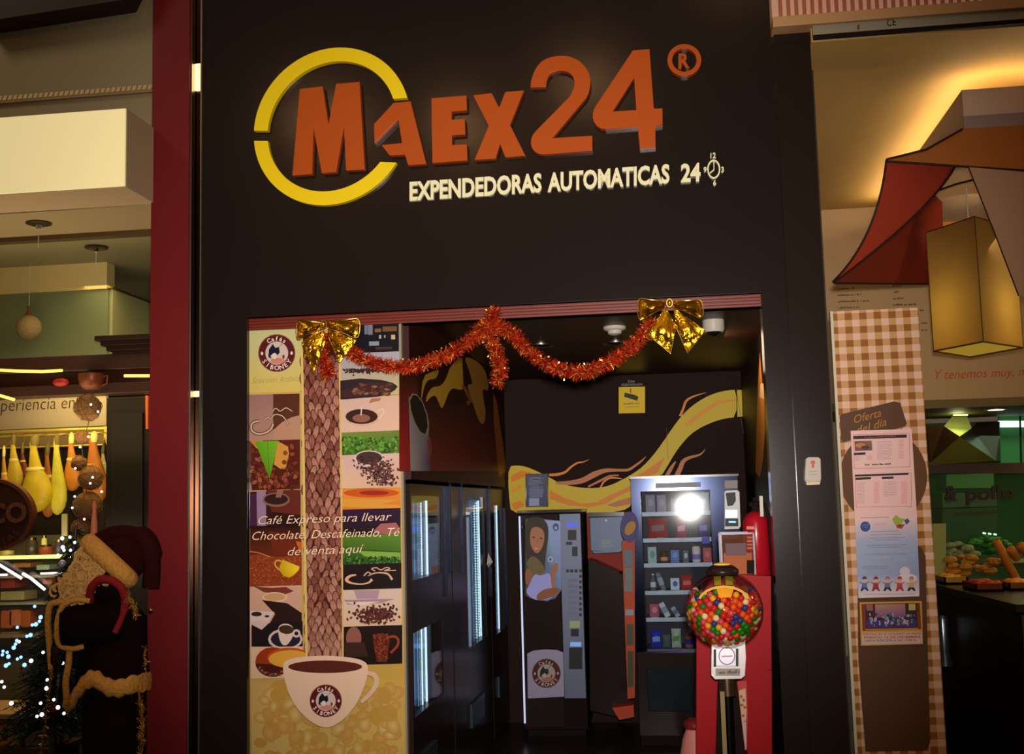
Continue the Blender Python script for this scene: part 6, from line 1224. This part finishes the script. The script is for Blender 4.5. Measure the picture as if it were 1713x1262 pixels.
for u0, v0, u1, v1, c, nm, lab in ((44, 900, 62, 912, (60, 50, 36), 'jar', 'dark jar with striped label on the counter top'), (45, 914, 62, 927, (120, 84, 34), 'jar', 'amber jar under the round sign edge'), (69, 896, 78, 916, (190, 190, 110), 'bottle', 'upright pale yellow bottle on the counter top'), (66, 912, 88, 927, (130, 60, 34), 'jar', 'reddish jar right of the pale bottle'), (92, 903, 104, 927, (60, 56, 60), 'jar', 'dark jar nearest the garland lights'), (0, 920, 22, 929, (170, 160, 70), 'jar', 'low yellow jar at the left frame edge')):
    b = P((u0 + u1) / 2, 929, 1.12); r_ = (P(u1, v1, 1.12) - P(u0, v1, 1.12)).x / 2; h_ = P(u0, v0, 1.12).z - b.z; t = thing(nm, b, lab, nm, 'jars and bottles on the deli counter top')
    MB().lathe([(r_ * .9, 0), (r_, h_ * .08), (r_, h_ * .75), (r_ * .7, h_ * .88)], b, 14).build('body', mat('jar_%d_%d' % (u0, v0), c, .25), t, smooth=True); MB().lathe([(r_ * .75, h_ * .86), (r_ * .72, h_)], b, 14).build('lid', M_brass, t)
t_ = thing('glass_partition', P(112, 920, .9), 'narrow upright pale glass strip between counter and woven balls', 'glass panel'); S(rect(103, 860, 112, 897), .9, .01, 'pane', mat('pale_glass_strip', (130, 120, 84), .3), t_)
# crates at the foot
tb = thing('sales_table', P(40, 1262, .3), 'beige topped low table with picture boxes under the decorated tree', 'table')
za_ = P(30, 1192, .55).z; xt = P(66, 1195, .55).x; MB().box(XL, xt, .5, .95, za_ - .03, za_).build('table_top', mat('beige_top', (150, 112, 72), .5), tb, bevel=.005); MB().box(XL, xt - .04, .8, .93, 0, za_ - .03).build('table_body', M_dwood, tb); zs_ = P(60, 1250, .55).z; MB().box(XL, P(100, 1250, .55).x, .5, .8, zs_ - .03, zs_).build('lower_shelf', M_dwood, tb); MB().box(P(96, 1250, .55).x - .04, P(96, 1250, .55).x, .52, .78, 0, zs_ - .03).build('shelf_support', M_dwood, tb)
t_ = thing('picture_box', P(15, 1250, .6), 'tan box with dark picture print under the beige table top', 'box'); S(rect(-30, 1205, 33, 1249), .56, .15, 'box_body', mat('tan_box', (140, 110, 44), .5), t_, bevel=.003); p = Print(MY(.5595)); p.poly([(-28, 1208), (30, 1208), (30, 1247), (-28, 1247)], (150, 116, 50)); p.poly([(2, 1225), (8, 1216), (14, 1222), (12, 1240), (4, 1240)], (70, 50, 24)); p.poly([(18, 1212), (26, 1214), (28, 1230), (20, 1228)], (90, 64, 30)); p.build('picture_print', t_, PAPER)
t_ = thing('grey_box', P(78, 1248, .6), 'grey green box with open flap right of the picture box', 'box'); S([(40, 1208), (94, 1212), (93, 1248), (42, 1249)], .56, .15, 'box_body', mat('grey_green_box', (84, 84, 62), .5), t_, bevel=.003); S([(72, 1212), (118, 1206), (116, 1218), (78, 1220)], .54, .1, 'flap', mat('grey_flap2', (104, 104, 84), .5), t_)

# ---- decorated tree
tr_ = thing('decorated_tree', P(95, 1240, .1), 'dark artificial fir tree with blue white lights in front of the deli counter', 'tree')
ax0, ax1 = P(128, 880, .25), P(90, 1205, .1); Rn = random.Random(4); nb = MB()
MB().tube([ax0, ax1, (ax1.x, ax1.y, 0)], [.008, .02, .025], 8).build('trunk', M_dwood, tr_)
gcs = [K(26, 40, 24), K(18, 28, 20), K(36, 60, 34), K(20, 34, 34)]
for i in range(640):
    t = Rn.random() ** .6; c = ax0.lerp(ax1, t); a = Rn.uniform(0, 6.28); L = (.04 + .27 * t) * Rn.uniform(.6, 1.05); d = Vector((math.cos(a), math.sin(a) * .8, -.35 - .2 * Rn.random())).normalized(); e_ = c + d * L
    nb.tube([c, e_], [.004, .002], 3, caps=False, col=gcs[1])
    for k in range(11):
        s_ = .25 + .75 * k / 10; q = c.lerp(e_, s_); n_ = (d + Vector((Rn.gauss(0, .7), Rn.gauss(0, .7), Rn.gauss(0, .5)))).normalized() * Rn.uniform(.025, .045); w_ = n_.orthogonal().normalized() * .0034
        nb.add([q - w_, q + w_, q + n_], [(0, 1, 2)], Rn.choice(gcs))
nb.build('needles', vmat('needle_green', .5), tr_)['kind'] = 'stuff'
for i, (u, v) in enumerate(((104, 901), (117, 899), (125, 908), (105, 916), (107, 921), (118, 921), (128, 926), (97, 929), (58, 1015), (68, 1033), (66, 1040), (54, 1046), (60, 1045), (29, 1050), (45, 1065), (51, 1063), (28, 1072), (26, 1078), (23, 1084), (5, 1090), (12, 1092), (14, 1099), (4, 1096), (15, 1111), (10, 1114), (35, 1100), (29, 1103), (41, 1113), (72, 1092), (7, 1150), (19, 1177), (68, 1177), (62, 1199), (70, 1196), (107, 1194), (79, 1138), (78, 1152), (96, 1113), (90, 1171), (52, 1106), (32, 1074), (105, 1110), (97, 1184), (3, 1141))):
    MB().ball(P(u, v, -.14 if v > 990 else .1), .0075 if i % 3 else .010, 8, 6).build('fairy_light', M_dotb if 8 <= i < 28 else M_dot, tr_, smooth=True)
for u, v, c, lab, r_ in ((117, 957, (150, 20, 24), 'small red bauble', .018), (104, 943, (180, 180, 190), 'silver bauble', .018), (90, 1185, (150, 60, 20), 'copper bauble', .022)):
    MB().ball(P(u, v, .02), r_, 14, 10).build('bauble', mat('bauble_%d' % u, c, .2, .3), tr_, smooth=True)['label'] = lab
_c = P(157, 912, -.1); MB().lathe([(.018, 0), (.016, .1), (.010, .16), (.012, .19), (.004, .21)], _c, 12).tube([_c, ax0.lerp(ax1, .25)], .004, 5).build('candle_ornament', mat('pink_candle', (200, 110, 80), .5), tr_, smooth=True)['label'] = 'slim pink candle ornament'

# ---- life size figure in red coat
YH = -.3; W3 = lambda u, v, y=0: P(u, v, YH + y); px = 1 / (1950 / (5.4 + YH))
fg = thing('costumed_figure', (W3(185, 1262).x, YH + .05, 0), 'life size festive figure in dark red coat, fur trimmed hat and curly white beard', 'figure')
M_coat = mat('deep_red_velvet', (26, 11, 9), .95, noise=.2, scale=8, spec=.05); M_coatd = mat('dark_velvet', (20, 11, 9), .95, spec=.05); M_fur = mat('cream_fur', (206, 146, 66), .95, bump=1, scale=60, noise=.25); M_beard = mat('blond_beard', (206, 160, 92), .9, noise=.2, scale=30); M_skin = mat('doll_skin', (180, 110, 76), .6)
def grow(name, joints, edges, m_, parent=fg, lvl=1):
    me = bpy.data.meshes.new(name); base = WL[parent.name]; me.from_pydata([Vector(j[0]) - base for j in joints], edges, []); o = bpy.data.objects.new(name, me); C.objects.link(o); o.parent = parent; WL[o.name] = base
    md = o.modifiers.new('skin', 'SKIN'); md.use_smooth_shade = True
    for i, j in enumerate(joints): me.skin_vertices[0].data[i].radius = (j[1], j[2] if len(j) > 2 else j[1]); me.skin_vertices[0].data[i].use_root = (i == 0)
    s_ = o.modifiers.new('sub', 'SUBSURF'); s_.levels = lvl + 1; s_.render_levels = lvl + 1; me.materials.append(m_)
    dg = bpy.context.evaluated_depsgraph_get(); nm = bpy.data.meshes.new_from_object(o.evaluated_get(dg)); o.modifiers.clear(); o.data = nm
    if not nm.materials: nm.materials.append(m_)
    for f in nm.polygons: f.use_smooth = True
    return o
J0 = [(W3(186, 1190), 52 * px, .14), (W3(190, 1120), 54 * px, .14), (W3(192, 1060), 56 * px, .13), (W3(190, 1020), 50 * px, .11), (W3(180, 990), 24 * px, .07), (W3(168, 955), 27 * px, .085), (W3(172, 925), 22 * px, .08),
      (W3(186, 1300), 40 * px, .12), (W3(168, 1420, -.04), 20 * px), (W3(168, 1440, -.04).xyz * 1, 18 * px), (W3(210, 1420, .06), 20 * px), (W3(150, 1035, -.1), 30 * px, .09), (W3(112, 1052, -.14), 26 * px, .075)]
zfl = lambda q: Vector((q.x, q.y, .04))
J0[9] = (zfl(J0[8][0]), .05); J0.append((zfl(J0[10][0]), .05))
grow('body', J0, [(0, 1), (1, 2), (2, 3), (3, 4), (4, 5), (5, 6), (0, 7), (7, 8), (8, 9), (7, 10), (10, 13), (3, 11), (11, 12)], M_coat)
# coat skirt + hem of fur
prof = [(.62, 1010), (1.0, 1035), (1.02, 1100), (1.12, 1150)]
mb = MB(); cx_ = 185; mb.lathe([(60 * px * r_, W3(cx_, v).z) for r_, v in prof[::-1]], (W3(cx_, 1100).x, YH + .02, 0), 28, sy=.75); mb.build('coat', M_coatd, fg, smooth=True)
hem = [(113, 1182, -.12), (122, 1172, -.17), (134, 1152, -.19), (148, 1138, -.2), (163, 1138, -.2), (180, 1150, -.2), (200, 1152, -.19), (220, 1146, -.17), (240, 1142, -.1), (250, 1140, .0)]
hp = spline([W3(*q) for q in hem], 5); mb = MB(); n = len(hp); hw = [12 * px] * n
vs = []
for i, q in enumerate(hp):
    a = 1 + .12 * math.sin(i * 1.3)
    for k in range(10): t = 2 * PI * k / 10; vs.append(q + Vector((0, .025 * math.cos(t), 15 * px * math.sin(t) * a)))
fs = [(i * 10 + k, i * 10 + (k + 1) % 10, (i + 1) * 10 + (k + 1) % 10, (i + 1) * 10 + k) for i in range(n - 1) for k in range(10)] + [tuple(range(9, -1, -1)), tuple(range((n - 1) * 10, n * 10))]
mb.add(vs, fs).build('fur_hem', M_fur, fg, smooth=True)
def furtube(L, r_, name='fur_trim', m_=None): return MB().tube(spline([W3(*q) for q in L], 5), r_ * px, 10).build(name, m_ or M_fur, fg, smooth=True)
furtube([(116, 1086, -.2), (115, 1110, -.2), (110, 1140, -.2), (111, 1165, -.19), (110, 1182, -.17)], 5.5)
furtube([(150, 1006, -.2), (128, 1004, -.22), (108, 1012, -.23), (98, 1030, -.23), (95, 1060, -.23), (100, 1080, -.22), (120, 1086, -.22), (140, 1082, -.2)], 4.5, 'sleeve_trim')
furtube([(118, 1006, -.17), (96, 1008, -.18), (84, 1014, -.18), (80, 1040, -.18), (83, 1080, -.18), (86, 1120, -.18)], 5.5)
# sleeve and mitten
MB().tube([W3(190, 1035, -.06), W3(150, 1045, -.15), W3(104, 1050, -.19)], [40 * px, 36 * px, 33 * px], 18).build('sleeve', M_coatd, fg, smooth=True)
hand = [(W3(96, 1075, -.19), .035), (W3(90, 1092, -.2), .03)]
for k in range(4): pass
grow('hand', [(W3(96, 1070, -.17), .028), (W3(94, 1088, -.18), .03), (W3(88, 1104, -.19), .010), (W3(86, 1116, -.18), .008), (W3(92, 1106, -.2), .010), (W3(91, 1120, -.19), .008), (W3(97, 1106, -.2), .010), (W3(97, 1118, -.19), .008), (W3(101, 1103, -.19), .009), (W3(103, 1112, -.18), .007), (W3(102, 1086, -.2), .011), (W3(107, 1095, -.21), .009)],
     [(0, 1), (1, 2), (2, 3), (1, 4), (4, 5), (1, 6), (6, 7), (1, 8), (8, 9), (0, 10), (10, 11)], mat('dark_glove', (34, 22, 18), .7))
# head details: face turned to the left, beard, hat
fc = MB(); fc.ball(W3(150, 943, -.08), 17 * px, 16, 12, sz=1.15); fc.ball(W3(134, 944, -.1), 5 * px, 10, 8); fc.build('face', M_skin, fg, smooth=True)
MB().ball(W3(139, 935, -.125), 2.2 * px, 8, 6).ball(W3(148, 936, -.13), 2.2 * px, 8, 6).build('eyes', M_dk, fg, smooth=True)
bd = MB(); Rb = random.Random(8)
for i in range(260):
    t = Rb.random(); u = 158 - 38 * t + Rb.gauss(0, 13); v = 932 + 66 * t + Rb.gauss(0, 9) + max(0, u - 150) * .3; y = -.12 - Rb.random() * .06
    c = W3(u, v, y); r0 = Rb.uniform(4, 8) * px; ph = Rb.uniform(0, 6.28)
    bd.tube([c + Vector((math.cos(ph + a) * r0, -.01 * a / 3, math.sin(ph + a) * r0 - a * .003)) for a in [k * .8 for k in range(6)]], [2.6 * px] * 5 + [1 * px], 5)
bd.build('beard', M_beard, fg, smooth=True)
hb_ = [W3(146, 906, -.14), W3(160, 918, -.17), W3(184, 940, -.17), W3(208, 962, -.13), W3(216, 970, -.08)]
MB().tube(spline(hb_, 5), [13 * px] + [16 * px] * 19 + [12 * px], 14).build('hat_brim', M_fur, fg, smooth=True)
MB().ball(W3(203, 935, .0), 46 * px, 22, 16, sy=.8, sz=.92).build('hat_crown', mat('hat_dark_red', (44, 12, 11), .95, spec=.05), fg, smooth=True)
MB().tube(spline([W3(165, 905, -.02), W3(190, 893, 0), W3(220, 893, .02), W3(243, 905, .03), W3(254, 940, .03), W3(252, 985, .02)], 4), [14 * px] * 10 + [20 * px] * 6 + [15 * px] * 5, 12).build('hat_tail', mat('hat_dark_red', (0, 0, 0)), fg, smooth=True)
MB().tube(spline([W3(150, 1006, -.16), W3(153, 984, -.2), W3(168, 970, -.22), (W3(190, 973, -.22)), W3(206, 990, -.2), W3(208, 1020, -.16), W3(192, 1060, -.2)], 5), [7 * px] * 26 + [5 * px] * 5, 10).build('scarf', mat('bright_red_scarf', (132, 22, 26), .8), fg, smooth=True)
def tins(L, name, n, r_):
    sp = spline([W3(*q) for q in L], 6); m_ = MB()
    for i in range(n):
        c = sp[Rb.randrange(len(sp))]; d = Vector((Rb.gauss(0, 1), Rb.gauss(0, 1), Rb.gauss(0, 1.4))).normalized() * Rb.uniform(.4, 1) * r_ * px; w_ = d.orthogonal().normalized() * .0016; c = c + Vector((Rb.gauss(0, .004), 0, Rb.gauss(0, .01))); m_.add([c - w_, c + w_, c + d + w_, c + d - w_], [(0, 1, 2, 3)])
    m_.tube(sp, .0012, 4); m_.build(name, mat('dull_gold_tinsel', (190, 140, 60), .3, .7), fg)
tins([(214, 998, -.2), (222, 1012, -.2), (228, 1030, -.2)], 'gold_tassel', 110, 9); tins([(242, 1085, -.14), (243, 1120, -.16)], 'gold_tassel', 40, 7); tins([(232, 1160, -.15), (238, 1200, -.15), (236, 1240, -.15), (234, 1290, -.15)], 'gold_tassel', 230, 10); tins([(85, 1125, -.2), (80, 1170, -.2), (76, 1215, -.2), (68, 1262, -.2), (62, 1300, -.2)], 'gold_tassel', 170, 7)
MB().ball(W3(252, 1021, -.1), 4 * px, 10, 8).build('gold_bell', M_brass, fg, smooth=True)
# warm lamp reflections in the narrow bronze channel, added as glowing bars
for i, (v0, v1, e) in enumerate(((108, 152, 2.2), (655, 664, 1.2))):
    a, b = P(331, v0, .03), P(331, v1, .03); o = MB().box(xb + .008, xl - .01, .02, .035, b.z, a.z).build('channel_reflection', lightmat('channel_glow', (255, 215, 140), e)); tag(o, ('bright warm lamp reflection in the narrow metal channel beside the sign', 'small warm lamp reflection low in the narrow metal channel')[i], 'light', 'lamp reflections in the metal channel')
S([(-60, 722), (177, 712), (177, 742), (-60, 750)], 1.31, .02, 'rail_backing', mat('rail_backing', (120, 100, 62), .5), hr)
